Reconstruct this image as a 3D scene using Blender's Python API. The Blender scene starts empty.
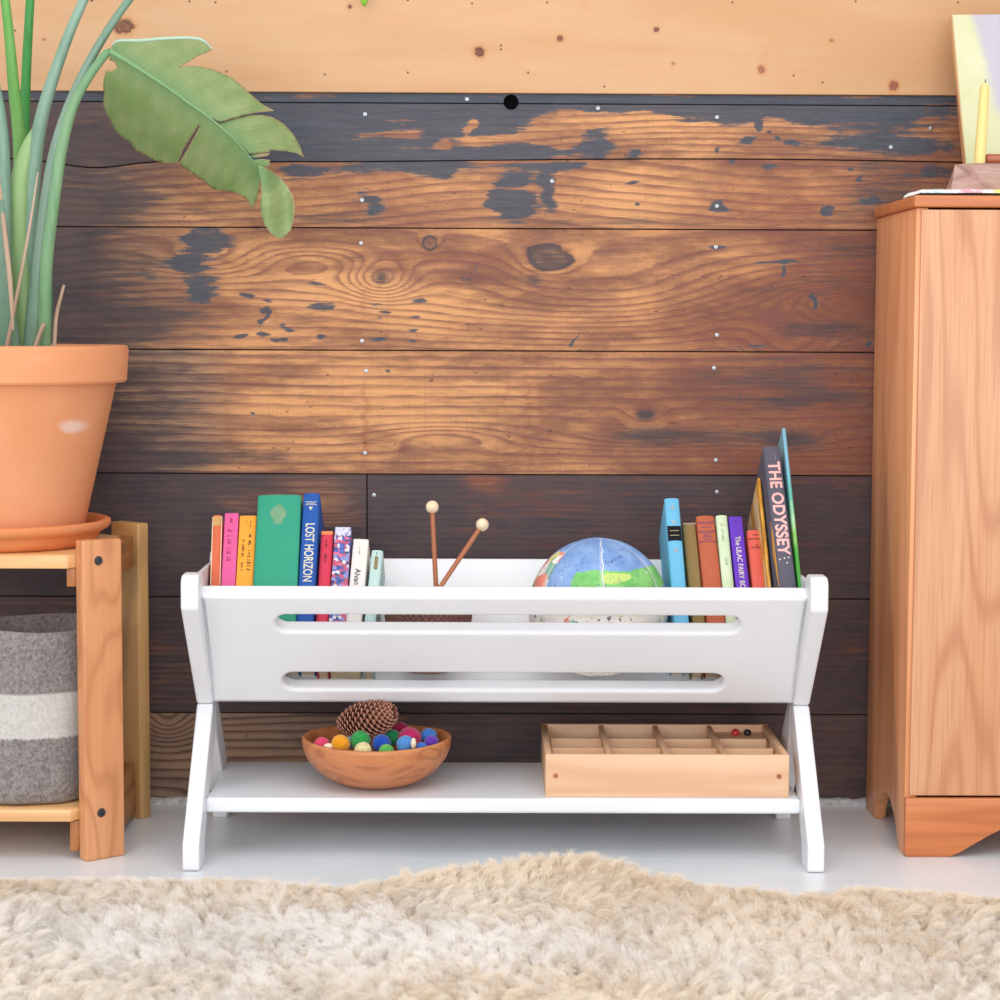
import bpy, bmesh, math, random
import numpy as np
from mathutils import Vector, Matrix, Euler, noise as mnoise
random.seed(7); rng = np.random.default_rng(7)
sc = bpy.context.scene
COL = sc.collection

# ------------------------------------------------------------------ camera
FPX = 2100.0; CAM_H = 0.775
PITCH = math.atan(175/FPX); YAW = math.atan(15/FPX); ROLL = math.radians(.25)
Fv = Vector((math.sin(YAW)*math.cos(PITCH), math.cos(YAW)*math.cos(PITCH), -math.sin(PITCH)))
R0 = Vector((math.cos(YAW), -math.sin(YAW), 0)); U0 = R0.cross(Fv)
Rv = R0*math.cos(ROLL) + U0*math.sin(ROLL); Uv = Rv.cross(Fv)
CP = Vector((0, 0, CAM_H))
cam = bpy.data.cameras.new('camera'); camo = bpy.data.objects.new('camera', cam); COL.objects.link(camo)
camo.matrix_world = Matrix(((Rv.x, Uv.x, -Fv.x, CP.x), (Rv.y, Uv.y, -Fv.y, CP.y), (Rv.z, Uv.z, -Fv.z, CP.z), (0, 0, 0, 1)))
cam.sensor_width = 36; cam.lens = FPX/1000*36; cam.clip_start = .05
cam.dof.use_dof = True; cam.dof.focus_distance = 3.0; cam.dof.aperture_fstop = 7.0
sc.camera = camo

def ray(px, py): return Fv + Rv*((px-500)/FPX) - Uv*((py-500)/FPX)
def P(px, py, y):                       # the point seen at a pixel, at depth y
    d = ray(px, py); return CP + d*(y/d.y)
def PZ(px, py, z=0.0):                  # the same on a level plane
    d = ray(px, py); return CP + d*((z-CAM_H)/d.z)

# ------------------------------------------------------------------ light
w = bpy.data.worlds.new('world'); sc.world = w; w.use_nodes = True
bg = w.node_tree.nodes['Background']; bg.inputs[0].default_value = (.95, .965, 1, 1); bg.inputs[1].default_value = .99
def area(name, loc, target, sx, sy, power, col):
    l = bpy.data.lights.new(name, 'AREA'); l.shape = 'RECTANGLE'; l.size = sx; l.size_y = sy; l.energy = power; l.color = col
    o = bpy.data.objects.new(name, l); COL.objects.link(o); o.location = loc
    o.rotation_euler = (Vector(target)-Vector(loc)).to_track_quat('-Z', 'Y').to_euler()
area('window_light', (-2.2, -.6, 1.9), (0, 3.1, .4), 1.9, 1.5, 31, (1, .985, .965))
area('front_fill', (.2, -1.5, 1.2), (.1, 3.1, .15), 3.4, 1.5, 66, (1, .99, .975))  # frontal fill lamp behind the camera, added to brighten the shelf and floor
area('overhead_fill', (.1, 1.1, 3.1), (.05, 2.9, .2), 3.0, 2.2, 34, (1, .99, .975))  # overhead area lamp added to lift the level surfaces; no ceiling is built
vs = sc.view_settings
vs.view_transform = 'Standard'; vs.look = 'None'; vs.gamma = 1; vs.use_curve_mapping = False; vs.exposure = -0.08

# ------------------------------------------------------------------ helpers
def lin(c):
    if isinstance(c, str):
        c = c.lstrip('#'); c = [int(c[i:i+2], 16)/255 for i in (0, 2, 4)]
    elif max(c) > 1.5: c = [v/255 for v in c]
    return tuple(v/12.92 if v <= .04045 else ((v+.055)/1.055)**2.4 for v in c) + (1,)

class NT:                                # small node builder
    def __init__(s, name):
        s.m = bpy.data.materials.new(name); s.m.use_nodes = True; s.t = s.m.node_tree; s.b = s.t.nodes['Principled BSDF']
    def n(s, kind, **kw):
        x = s.t.nodes.new(kind)
        for k, v in kw.items(): setattr(x, k, v)
        return x
    def put(s, sock, v):
        if hasattr(v, 'links'): s.t.links.new(v, sock)
        else: sock.default_value = v
    def math(s, op, a, b=0.0, c=None):
        x = s.n('ShaderNodeMath', operation=op); s.put(x.inputs[0], a); s.put(x.inputs[1], b)
        if c is not None: s.put(x.inputs[2], c)
        return x.outputs[0]
    def mix(s, f, a, b, blend='MIX'):
        x = s.n('ShaderNodeMix', data_type='RGBA', blend_type=blend)
        s.put(x.inputs[0], f); s.put(x.inputs[6], a); s.put(x.inputs[7], b); return x.outputs[2]
    def step(s, v, lo, hi, a=0.0, b=1.0):
        x = s.n('ShaderNodeMapRange', interpolation_type='SMOOTHSTEP'); s.put(x.inputs[0], v)
        x.inputs[1].default_value = lo; x.inputs[2].default_value = hi; x.inputs[3].default_value = a; x.inputs[4].default_value = b
        return x.outputs[0]
    def coord(s, scale=(1, 1, 1), loc=(0, 0, 0)):
        c = s.n('ShaderNodeTexCoord'); m = s.n('ShaderNodeMapping'); s.put(m.inputs[0], c.outputs['Object'])
        m.inputs['Scale'].default_value = scale; m.inputs['Location'].default_value = loc; return m.outputs[0]
    def noise(s, vec, scale, detail=3, rough=.55):
        x = s.n('ShaderNodeTexNoise'); s.put(x.inputs['Vector'], vec); x.inputs['Scale'].default_value = scale
        x.inputs['Detail'].default_value = detail; x.inputs['Roughness'].default_value = rough; return x.outputs[0]
    def attr(s, name, out='Fac'):
        x = s.n('ShaderNodeAttribute', attribute_name=name); return x.outputs[out]
    def bump(s, h, strength=.3, dist=.002):
        x = s.n('ShaderNodeBump'); s.put(x.inputs['Height'], h); x.inputs['Strength'].default_value = strength
        x.inputs['Distance'].default_value = dist; s.t.links.new(x.outputs[0], s.b.inputs['Normal'])
    def done(s, col, rough=.5, spec=.5):
        s.put(s.b.inputs['Base Color'], col); s.put(s.b.inputs['Roughness'], rough); s.b.inputs['Specular IOR Level'].default_value = spec
        return s.m

def plain(name, col, rough=.5, var=.06, scale=20, bump=0, bscale=200, spec=.5, metal=0):
    m = NT(name); v = m.noise(m.coord(), scale, 4)
    c = lin(col); d = tuple(x*(1-var*3) for x in c[:3])+(1,); e = tuple(min(1, x*(1+var*2)) for x in c[:3])+(1,)
    if bump: m.bump(m.noise(m.coord(), bscale, 3), bump, .001)
    m.b.inputs['Metallic'].default_value = metal
    return m.done(m.mix(m.step(v, .25, .75), d, e), rough, spec)

def wood(name, light, mid, dark, axis='X', rings=9, cross=7.0, stretch=.7, seed=0, rough=.42, fiber=.35, ringamt=.75):
    m = NT(name)
    sc_ = [cross]*3; sc_['XYZ'.index(axis)] = stretch
    n1 = m.noise(m.coord(tuple(sc_), (seed*1.7, seed*.9, seed*2.3)), 1.0, 1.5, .4)
    ph = m.math('MULTIPLY', n1, rings*2*math.pi)
    s1 = m.math('MULTIPLY_ADD', m.math('SINE', ph), .5, .5)
    s1 = m.math('POWER', s1, 4.0)
    f = [260]*3; f['XYZ'.index(axis)] = 6
    fb = m.noise(m.coord(tuple(f), (seed, seed, seed)), 1.0, 2, .6)
    g = [14]*3; g['XYZ'.index(axis)] = 1.1
    br = m.noise(m.coord(tuple(g), (seed*3, seed, 5)), 1.0, 3, .6)
    c = m.mix(m.step(br, .3, .7), lin(light), lin(mid))
    c = m.mix(m.math('MULTIPLY', s1, ringamt), c, lin(dark))
    c = m.mix(m.math('MULTIPLY', m.step(fb, .42, .75), fiber), c, lin(dark))
    m.bump(fb, .12, .0006)
    return m.done(c, rough)

def finish(me, smooth=True, ang=38):
    if smooth:
        me.polygons.foreach_set('use_smooth', [True]*len(me.polygons))
        me.set_sharp_from_angle(angle=math.radians(ang))
def link(name, me, mat, parent=None, smooth=True, ang=38):
    finish(me, smooth, ang); me.name = name
    if mat and not me.materials: me.materials.append(mat)
    o = bpy.data.objects.new(name, me); COL.objects.link(o)
    if parent is not None: o.parent = parent
    return o
def wn(o):
    md = o.modifiers.new('normals', 'WEIGHTED_NORMAL'); md.keep_sharp = True; md.weight = 80; return o
def obj(name, bm, mat, parent=None, smooth=True, ang=38):
    bmesh.ops.recalc_face_normals(bm, faces=bm.faces)
    me = bpy.data.meshes.new(name); bm.to_mesh(me); bm.free()
    return link(name, me, mat, parent, smooth, ang)
def tag(o, label=None, cat=None, group=None, kind=None):
    if label: o['label'] = label
    if cat: o['category'] = cat
    if group: o['group'] = group
    if kind: o['kind'] = kind
    return o
def thing(name, loc, label, cat, group=None, rz=0):
    o = bpy.data.objects.new(name, None); COL.objects.link(o); o.location = loc; o.rotation_euler = (0, 0, rz)
    o.empty_display_size = .05
    return tag(o, label, cat, group)
def bevel(bm, w, seg=2, ang=30):
    if w <= 0: return
    bmesh.ops.recalc_face_normals(bm, faces=bm.faces)
    es = [e for e in bm.edges if len(e.link_faces) == 2 and e.calc_face_angle(0) > math.radians(ang)]
    bmesh.ops.bevel(bm, geom=es, offset=w, segments=seg, profile=.5, affect='EDGES', clamp_overlap=True)
def box(x0, x1, y0, y1, z0, z1, bv=.002, seg=2, bm=None):
    b = bmesh.new(); bmesh.ops.create_cube(b, size=1)
    for v in b.verts: v.co = Vector((x0+(v.co.x+.5)*(x1-x0), y0+(v.co.y+.5)*(y1-y0), z0+(v.co.z+.5)*(z1-z0)))
    bevel(b, bv, seg); return merge(bm, b)
def merge(bm, b):
    if bm is None: return b
    me = bpy.data.meshes.new('tmp'); b.to_mesh(me); b.free(); bm.from_mesh(me); bpy.data.meshes.remove(me); return bm
def prism(pts, a0, a1, axis='X', bv=.002, seg=2, bm=None, ang=30):
    # pts are the two other coordinates in order; extruded along axis from a0 to a1
    def mk(a, p, q): return {'X': (a, p, q), 'Y': (p, a, q), 'Z': (p, q, a)}[axis]
    b = bmesh.new()
    v0 = [b.verts.new(mk(a0, *p)) for p in pts]; v1 = [b.verts.new(mk(a1, *p)) for p in pts]
    b.faces.new(v0); b.faces.new(v1[::-1]); n = len(pts)
    for i in range(n): b.faces.new((v0[i], v1[i], v1[(i+1) % n], v0[(i+1) % n]))
    bevel(b, bv, seg, ang); return merge(bm, b)
def lathe(prof, seg=64, bm=None, c=(0, 0, 0), fn=None):
    b = bmesh.new(); rings = []
    for r, z in prof:
        if r < 1e-6: rings.append([b.verts.new((c[0], c[1], c[2]+z))])
        else: rings.append([b.verts.new((c[0]+r*math.cos(2*math.pi*i/seg), c[1]+r*math.sin(2*math.pi*i/seg), c[2]+z)) for i in range(seg)])
    for A, B in zip(rings, rings[1:]):
        for i in range(seg):
            j = (i+1) % seg
            if len(A) == 1 and len(B) == 1: continue
            if len(A) == 1: b.faces.new((A[0], B[i], B[j]))
            elif len(B) == 1: b.faces.new((A[i], A[j], B[0]))
            else: b.faces.new((A[i], A[j], B[j], B[i]))
    if fn:
        for v in b.verts: v.co = fn(v.co)
    return merge(bm, b)
def catmull(pts, n=8):
    pts = [Vector(p) for p in pts]; P_ = [2*pts[0]-pts[1]]+pts+[2*pts[-1]-pts[-2]]; out = []
    for i in range(1, len(P_)-2):
        for k in range(n):
            t = k/n; a, b, c, d = P_[i-1:i+3]
            out.append(.5*((2*b)+(c-a)*t+(2*a-5*b+4*c-d)*t*t+(3*b-a-3*c+d)*t**3))
    out.append(pts[-1]); return out
def tube(pts, radii, seg=12, bm=None, n=8, flat=1.0, groove=0.0):
    b = bmesh.new(); path = catmull(pts, n); m = len(path)
    rr = np.interp(np.linspace(0, 1, m), np.linspace(0, 1, len(radii)), radii)
    up = Vector((0, 1, 0)); rings = []
    for i, p in enumerate(path):
        t = (path[min(i+1, m-1)]-path[max(i-1, 0)]).normalized()
        s = t.cross(up).normalized(); u = s.cross(t).normalized(); ring = []
        for k in range(seg):
            a = 2*math.pi*k/seg; r = rr[i]*(1-groove*max(0, math.cos(a-4.2))**6)
            ring.append(b.verts.new(p+s*math.cos(a)*r+u*math.sin(a)*r*flat))
        rings.append(ring)
    for A, B in zip(rings, rings[1:]):
        for k in range(seg): b.faces.new((A[k], A[(k+1) % seg], B[(k+1) % seg], B[k]))
    b.faces.new(rings[0][::-1]); b.faces.new(rings[-1])
    return merge(bm, b)
def from_curve(cu):
    o = bpy.data.objects.new('tmp', cu); COL.objects.link(o)
    dg = bpy.context.evaluated_depsgraph_get(); me = bpy.data.meshes.new_from_object(o.evaluated_get(dg))
    bpy.data.objects.remove(o); me.materials.clear(); return me
def slab(outlines, thick, bv):            # flat board with holes, in local XY, centred on Z
    cu = bpy.data.curves.new('tmp', 'CURVE'); cu.dimensions = '2D'; cu.fill_mode = 'BOTH'
    for pts in outlines:
        s = cu.splines.new('POLY'); s.points.add(len(pts)-1); s.use_cyclic_u = True
        for i, p in enumerate(pts): s.points[i].co = (p[0], p[1], 0, 1)
    cu.extrude = thick/2-bv; cu.bevel_depth = bv; cu.offset = -bv; cu.bevel_resolution = 3
    me = from_curve(cu)
    bm = bmesh.new(); bm.from_mesh(me); bmesh.ops.remove_doubles(bm, verts=bm.verts, dist=1e-5); bm.to_mesh(me); bm.free()
    return me
def text_mesh(txt, size, depth=.0002, sx=1.0, bold=0.0, space=1.0):
    cu = bpy.data.curves.new('tmp', 'FONT'); cu.body = txt; cu.size = size; cu.extrude = depth; cu.offset = bold
    cu.align_x = 'CENTER'; cu.align_y = 'CENTER'; cu.space_character = space; cu.space_line = .8
    me = from_curve(cu)
    for v in me.vertices: v.co.x *= sx
    return me
def rrect(x0, x1, y0, y1, r, n=8):
    out = []
    for cx, cy, a0 in ((x1-r, y1-r, 0), (x0+r, y1-r, 90), (x0+r, y0+r, 180), (x1-r, y0+r, 270)):
        for i in range(n+1):
            a = math.radians(a0+90*i/n); out.append((cx+r*math.cos(a), cy+r*math.sin(a)))
    return out
def attr_set(me, name, arr):
    a = me.attributes.new(name, 'FLOAT', 'POINT'); a.data.foreach_set('value', np.asarray(arr, dtype=np.float32))

# numpy value noise
def vnoise(x, y, seed=0):
    xi = np.floor(x).astype(np.int64); yi = np.floor(y).astype(np.int64); xf = x-xi; yf = y-yi
    def h(a, b):
        n = (a*374761393 + b*668265263 + seed*974634777) & 0x7fffffff
        n = ((n ^ (n >> 13))*1274126177) & 0x7fffffff
        return ((n ^ (n >> 16)) & 0xffff)/65535.0
    u = xf*xf*(3-2*xf); v = yf*yf*(3-2*yf)
    return (h(xi, yi)*(1-u)+h(xi+1, yi)*u)*(1-v) + (h(xi, yi+1)*(1-u)+h(xi+1, yi+1)*u)*v
def fbm(x, y, seed=0, o=4):
    s = 0; a = .5; t = 0
    for k in range(o): s = s+a*vnoise(x*2**k, y*2**k, seed+k*17); t += a; a *= .55
    return s/t
def sstep(x, lo, hi):
    t = np.clip((x-lo)/(hi-lo), 0, 1); return t*t*(3-2*t)

# ------------------------------------------------------------------ the wall
WY = 3.355
WTOP = 1.75
def wall_material():
    m = NT('old plank wood')
    gf = m.attr('grain'); dk = m.attr('dark'); pt = m.attr('paint'); tn = m.attr('tone'); red = m.attr('red'); gry = m.attr('grey')
    nz = m.noise(m.coord((9, 1, 120)), 1, 3, .6)
    ph = m.math('ADD', gf, m.math('MULTIPLY', nz, .55))
    fr = m.math('FRACT', ph)                                    # early wood fades into a sharp late-wood line
    band = m.math('MULTIPLY', m.step(fr, .35, .86), m.step(fr, .9, .98, 1, 0))
    fib = m.noise(m.coord((25, 1, 900)), 1, 3, .65)
    mot = m.noise(m.coord((14, 1, 34)), 1, 5, .65)
    stk = m.noise(m.coord((7, 1, 110), (3, 0, 2)), 1, 6, .72); grime = m.noise(m.coord((3.5, 1, 16), (9, 0, 4)), 1, 6, .72)
    spk = m.noise(m.coord((90, 1, 170), (1, 0, 7)), 1, 2, .5)
    saw = m.noise(m.coord((420, 1, 3)), 1, 1, .5)
    base = m.mix(m.step(m.math('ADD', tn, m.math('MULTIPLY', m.math('SUBTRACT', mot, .5), 1.1)), .1, .95), lin('#84503b'), lin('#db9f6a'))
    base = m.mix(m.math('MULTIPLY', m.step(grime, .42, .66), .72), base, lin('#6e4234'))
    base = m.mix(m.math('MULTIPLY', band, m.step(stk, .35, .68, .8, .35)), base, lin('#724440'))
    base = m.mix(m.math('MULTIPLY', m.step(fib, .5, .78), .5), base, lin('#5e382d'))
    base = m.mix(m.math('MULTIPLY', m.step(saw, .55, .8), .13), base, lin('#5a4440'))
    base = m.mix(m.math('MULTIPLY', gry, .75), base, m.mix(band, m.mix(stk, lin('#77685c'), lin('#a8947e')), lin('#4c403c')))
    base = m.mix(m.math('MULTIPLY', red, .45), base, lin('#8a4230'))
    base = m.mix(m.step(spk, .71, .76, 0, .75), base, lin('#3a2a2c'))
    def brk(v, k):            # breaks a soft field up along the grain
        x = m.math('ADD', m.math('MULTIPLY', m.math('SUBTRACT', mot, .5), 1.0*k), m.math('MULTIPLY', m.math('SUBTRACT', stk, .5), 1.3*k))
        x = m.math('ADD', x, m.math('MULTIPLY', m.math('SUBTRACT', fib, .5), .7*k)); return m.math('ADD', v, x)
    dmask = m.math('MULTIPLY', m.step(brk(dk, 1.15), .1, .85), m.step(dk, .02, .3))
    base = m.mix(m.math('MULTIPLY', dmask, .9), base, m.mix(m.step(mot, .35, .65), lin('#37343b'), lin('#4b4144')))
    pmask = m.math('MULTIPLY', m.step(brk(pt, 1.45), .42, .62), m.step(pt, .04, .35))
    base = m.mix(m.math('MULTIPLY', pmask, .93), base, m.mix(m.step(fib, .4, .7), lin('#3c434f'), lin('#4d5560')))
    h = m.math('ADD', m.math('MULTIPLY', band, .5), m.math('MULTIPLY', fib, .5))
    m.bump(m.math('SUBTRACT', h, m.math('MULTIPLY', saw, .3)), .35, .0012)
    return m.done(base, m.step(mot, .3, .7, .5, .66), .35)
M_WALL = wall_material()

wpx = lambda px, py: (P(px, py, WY).x, P(px, py, WY).z)
planks = []       # z0, z1, x joints
SE = [1.139, 1.1235, 1.0345, .9275, .734, .5365, .3375, .149, .004]
bm_all = None
def build_wall():
    dx, dz = .0034, .0021
    X0, X1 = -1.35, 1.45
    co = []; faces = []; A = {k: [] for k in ('grain', 'dark', 'paint', 'tone', 'red', 'grey')}; off = 0
    ell = lambda X, Z, cx, cz, sx, sz: np.exp(-(((X-cx)/sx)**2+((Z-cz)/sz)**2))
    def pe(X, Z, px, py, rx, ry):
        c = wpx(px, py); return ell(X, Z, c[0], c[1], rx*.0016, ry*.0016)
    boards = []
    for i in range(8):
        z1, z0 = SE[i], SE[i+1]
        js = [X0, X1]
        if i == 5: js = [X0, wpx(367, 530)[0], X1]
        for a, b in zip(js, js[1:]): boards.append((i, a, b, z0, z1))
    for bi, (i, xa, xb, z0, z1) in enumerate(boards):
        g = .0011 if i else .0008
        nx = max(2, int((xb-xa)/dx)); nz = max(6, int((z1-z0)/dz))
        xs = np.linspace(xa+g, xb-g, nx); zs = np.linspace(z0+g, z1-g, nz)
        X, Z = np.meshgrid(xs, zs)
        # wavy upper edge of the curved seam between the 3rd and 2nd plank
        Zr = Z.copy()
        if i in (1, 2):
            bow = .012*np.exp(-((X+.62)/.07)**2) - .004*np.sin(X*4)
            if i == 1: Zr = Z - bow*(z1-Z)/(z1-z0)
            if i == 2: Zr = Z - bow*(Z-z0)/(z1-z0)
            Zr = np.where(X > -.9, Zr, Z)
        # grain phase
        lo = fbm(X*1.1+bi*7, Z*5+bi*3, 3+bi, 3)
        freq = [90, 75, 70, 66, 70, 95, 100, 90][i]
        gph = Z*freq + (lo-.5)*[2, 7, 6, 9, 4.5, 3, 3, 5][i]
        dark = np.zeros_like(X); paint = np.zeros_like(X); tone = .55+.5*(fbm(X*2.5+5, Z*6, 40+bi, 3)-.5); red = np.zeros_like(X); grey = np.zeros_like(X)
        E = lambda px, py, rx, ry: pe(X, Z, px, py, rx, ry)
        wx = X + .02*(fbm(X*14, Z*40, 5)-.5)*2; wz = Z + .007*(fbm(X*25, Z*60, 9)-.5)*2
        EW = lambda px, py, rx, ry: np.exp(-(((wx-wpx(px, py)[0])/(rx*.0016))**2+((wz-wpx(px, py)[1])/(ry*.0016))**2))
        left = sstep(-X, .38, .68)        # ramp rising towards the far left
        if i == 0:
            paint += .95 - .25*fbm(X*5, Z*300, 8); dark += .6
        if i == 1:
            d = fbm(X*3.2, Z*22, 21, 4)
            paint += .95*sstep(1-np.abs(X+.155)/.285, 0, .25) ; paint *= 1
            paint += EW(290, 130, 60, 34)*.35
            paint -= EW(385, 130, 34, 13)*.55 + EW(530, 138, 48, 7)*1.0 + EW(560, 123, 40, 5)*.7 + EW(469, 125, 5, 8)*1.1 + EW(437, 143, 8, 4)*1.1 + EW(480, 143, 28, 6)*.9
            paint += EW(640, 105, 260, 10)*.9 + EW(590, 142, 22, 17)*.9 + EW(545, 150, 50, 8)*.8
            paint += EW(720, 118, 40, 12)*.8 + EW(850, 130, 60, 18)*.55 + EW(905, 112, 70, 12)*.9 + EW(900, 148, 60, 10)*1.0 + EW(790, 112, 60, 6)*.7
            for q in ((744, 142, 9, 4), (756, 128, 3, 6), (767, 133, 3, 3), (790, 146, 8, 3), (714, 152, 3, 5), (636, 157, 12, 3), (775, 141, 3, 3)): paint += EW(*q)*1.2
            dark += .78*sstep(-X, .34, .52) + .3*EW(160, 128, 60, 8) + EW(250, 130, 90, 40)*.55 + .12 + EW(890, 130, 70, 30)*.5
            tone += EW(660, 140, 120, 20)*.35
            gph += 2.5*E(160, 130, 28, 24)+2*E(230, 140, 40, 22)
        if i == 2:
            paint += EW(410, 165, 90, 8)*1.0 + EW(372, 205, 12, 16)*.75 + EW(520, 178, 24, 20)*.75 + EW(515, 205, 18, 20)*.8 + EW(548, 190, 8, 22)*.9 + EW(500, 200, 8, 14)*.6 + EW(560, 166, 25, 6)*.8
            paint += EW(717, 207, 12, 6)*1.1 + EW(300, 170, 30, 10)*.7 + EW(925, 175, 40, 14)*.6 + EW(870, 200, 12, 4)*.8
            paint += EW(445, 170, 10, 9)*.6
            for q in ((730, 165, 8, 2.5), (770, 170, 8, 3), (862, 180, 6, 3), (828, 211, 6, 4), (640, 205, 3, 2), (632, 185, 6, 2), (852, 171, 4, 2), (848, 171, 3, 2)): paint += EW(*q)*1.0
            dark += .8*sstep(-X, .42, .74) + EW(110, 195, 60, 30)*.3 + EW(890, 190, 50, 40)*.5 + .1 + EW(330, 215, 130, 7)*.35 + EW(580, 222, 200, 5)*.3
            tone += EW(640, 190, 55, 24)*.55 + EW(220, 210, 40, 15)*.4
            red += E(800, 205, 110, 26)*.5 + E(430, 215, 90, 12)*.4
        if i == 3:
            gph += 2.5*E(545, 262, 30, 18) + 4*E(620, 285, 130, 40) + 4.5*E(382, 280, 30, 20) + 3.5*E(205, 258, 60, 20) + 3*E(790, 345, 40, 34) - 4*E(840, 300, 60, 16) + 1.5*E(430, 243, 10, 9) - 2.5*E(310, 262, 55, 14)
            rk = np.sqrt(((wx-wpx(547, 258)[0])/(19*.0016))**2+((wz-wpx(547, 258)[1])/(12*.0016))**2); dark += .55*(rk < 1) + 1.0*np.exp(-((rk-1)/.13)**2) + .5*E(534, 282, 10, 8) + .8*np.exp(-((np.hypot((X-wpx(430,243)[0])/.011, (Z-wpx(430,243)[1])/.011)-1)/.2)**2) + .45*EW(530, 250, 16, 4)
            dark += .85*sstep(-X, .47, .72) + .22*sstep(-X, .36, .5) + .45*EW(160, 320, 60, 20) + .75*E(381, 278, 9, 9) + .5*E(430, 243, 7, 6)
            dark += .45*EW(820, 330, 60, 8) + .35*EW(790, 290, 80, 4) + .22*EW(850, 250, 60, 30)
            paint += EW(206, 238, 26, 20)*.95 + EW(190, 262, 18, 14)*.75 + EW(205, 290, 20, 16)*.85 + EW(150, 275, 20, 8)*.4 + EW(312, 285, 11, 3)*.9 + EW(430, 345, 0.1, .1)
            paint += EW(795, 262, 55, 1.5)*.95 + EW(788, 270, 3.5, 8)*1.1 + EW(812, 297, 3, 10)*1.1 + EW(476, 268, 3, 20)*.65 + EW(717, 247, 9, 4)*.7 + EW(470, 280, 7, 5)*.6
            paint += EW(716, 335, 12, 4)*.6 + EW(866, 342, 4, 10)*.7 + EW(755, 346, 30, 4)*.6 + EW(320, 306, 18, 5)*.6 + EW(372, 341, 12, 4)*.7 + EW(574, 342, 2.5, 9)*.9 + EW(265, 320, 3, 18)*.5
            for k, (a, b) in enumerate(((268, 300), (262, 312), (262, 322), (266, 334), (278, 340), (288, 338), (290, 330), (284, 326), (245, 334), (238, 336), (322, 335), (326, 342), (380, 305), (386, 312), (378, 320), (420, 300), (414, 315), (410, 330), (412, 340), (248, 296))):
                paint += EW(a, b, 5 if k % 3 else 8, 2.2)*.85
            tone += .3*EW(330, 300, 90, 40) + .25*EW(470, 310, 160, 35) + .35*EW(240, 250, 40, 20) + .35*EW(700, 255, 100, 18)
            red += .35*EW(367, 300, 4, 60) + .25*E(470, 260, 120, 10) + .3*E(640, 330, 130, 14)
            tone -= .35*E(300, 268, 60, 5) + .3*E(440, 280, 60, 6) + .3*sstep(X, .2, .6); dark += .2*sstep(X, .3, .6)
        if i == 4:
            gph = Z*66 + (lo-.5)*2.0
            gph += -2.2*E(440, 437, 60, 11)+ 2.2*E(650, 437, 95, 13) + 2*E(790, 440, 40, 12) + 1.6*E(645, 414, 18, 9) + .8*E(260, 425, 80, 8)
            red += 1.0*EW(367, 430, 2.4, 50) + .7*EW(505, 410, 2.0, 70) + .8*EW(527, 420, 2.0, 60) + .7*EW(540, 420, 2.0, 60) + .35*EW(230, 400, 8, 60)
            dark += .75*EW(655, 438, 75, 8) + .7*EW(792, 440, 30, 8) + 1.2*E(645, 415, 8, 5) + .75*sstep(-X, .40, .66) + .5*EW(190, 460, 150, 16) + .4*EW(190, 400, 60, 40) + .3*EW(760, 385, 110, 20) + .22*sstep(X, .15, .5) + .45*EW(800, 402, 50, 5)
            paint += EW(714, 368, 10, 3)*.5 + EW(736, 395, 3, 8)*.8 + EW(636, 395, 3, 6)*.6 + EW(197, 452, 14, 10)*.3 + EW(303, 395, 5, 3)*.6 + EW(252, 415, 2, 1.5) + EW(389, 371, 3, 1.5)
            tone += .5*EW(245, 365, 12, 14) + .35*EW(400, 395, 150, 35) + .2*EW(360, 440, 120, 20) - .4*sstep(X, 0, .5) + .1
            red += .15*sstep(X, .1, .5)
            tone -= .3*E(280, 428, 60, 3.5)
        if i == 5:
            tone -= .3
            if xb < 0:
                dark += .98 - .85*EW(315, 505, 52, 30) - .45*EW(238, 500, 18, 16) - .35*EW(170, 548, 26, 10) + .35*sstep(-X, .45, .6)
                gph += 2*E(330, 512, 40, 10)
                dark += .4*EW(345, 535, 50, 8)
            else:
                dark += .70 + .25*fbm(X*5, Z*20, 90) + .25*sstep(-X, -.02, .18) - .85*EW(482, 481, 20, 8) - .25*EW(560, 500, 70, 14) - .2*EW(650, 560, 70, 14)
                red += .5*sstep(X, -.1, .1)
                tone -= .1
                dark += .5*EW(840, 545, 8, 6)+.3*EW(830, 560, 5, 16)
        if i == 6:
            tone -= .3; dark += 1.0 - .5*fbm(X*4, Z*14, 33); red += .3*sstep(X, 0, .3)
        if i == 7:
            gph = Z*75 + (lo-.5)*4 + 3*E(168, 722, 24, 22) + 3*E(250, 800, 60, 12)
            tone += .25; k = sstep(-X, -.05, .3)
            dark += .9 - .62*k - .5*EW(165, 720, 40, 22) - .3*EW(240, 760, 60, 30)
            paint -= 0; red += .35*(1-k)
            tone -= .2
        if i == 7: grey += .85*sstep(-X, -.02, .25)
        if i == 4: grey += .75*sstep(-X, .36, .50)
        if i == 3: grey += .35*sstep(-X, .42, .6)
        if i == 2: grey += .3*sstep(-X, .40, .6)
        if i in (5, 6): grey += .4*sstep(-X, -.1, .3)
        bright = np.clip(tone, 0, 1.3)
        Y_ = np.full_like(X, WY) + (fbm(X*2, Z*8, 60+bi, 2)-.5)*.0016
        n0 = off
        # front grid + border folded back
        grid = np.stack([X, Y_, Zr], -1).reshape(-1, 3)
        idx = np.arange(nx*nz).reshape(nz, nx)+off
        f = np.stack([idx[:-1, :-1], idx[:-1, 1:], idx[1:, 1:], idx[1:, :-1]], -1).reshape(-1, 4)
        co.append(grid); faces.append(f); off += nx*nz
        for k, v in (('grain', gph+bi*.37), ('dark', np.clip(dark, 0, 1.6)), ('paint', np.clip(paint, 0, 1.4)), ('tone', bright), ('red', np.clip(red, 0, 1)), ('grey', np.clip(grey, 0, 1))): A[k].append(v.reshape(-1))
        rim = np.concatenate([idx[0, :], idx[1:, -1], idx[-1, -2::-1], idx[-2:0:-1, 0]])
        rc = np.concatenate(co)[rim] if False else grid[rim-n0]
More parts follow.
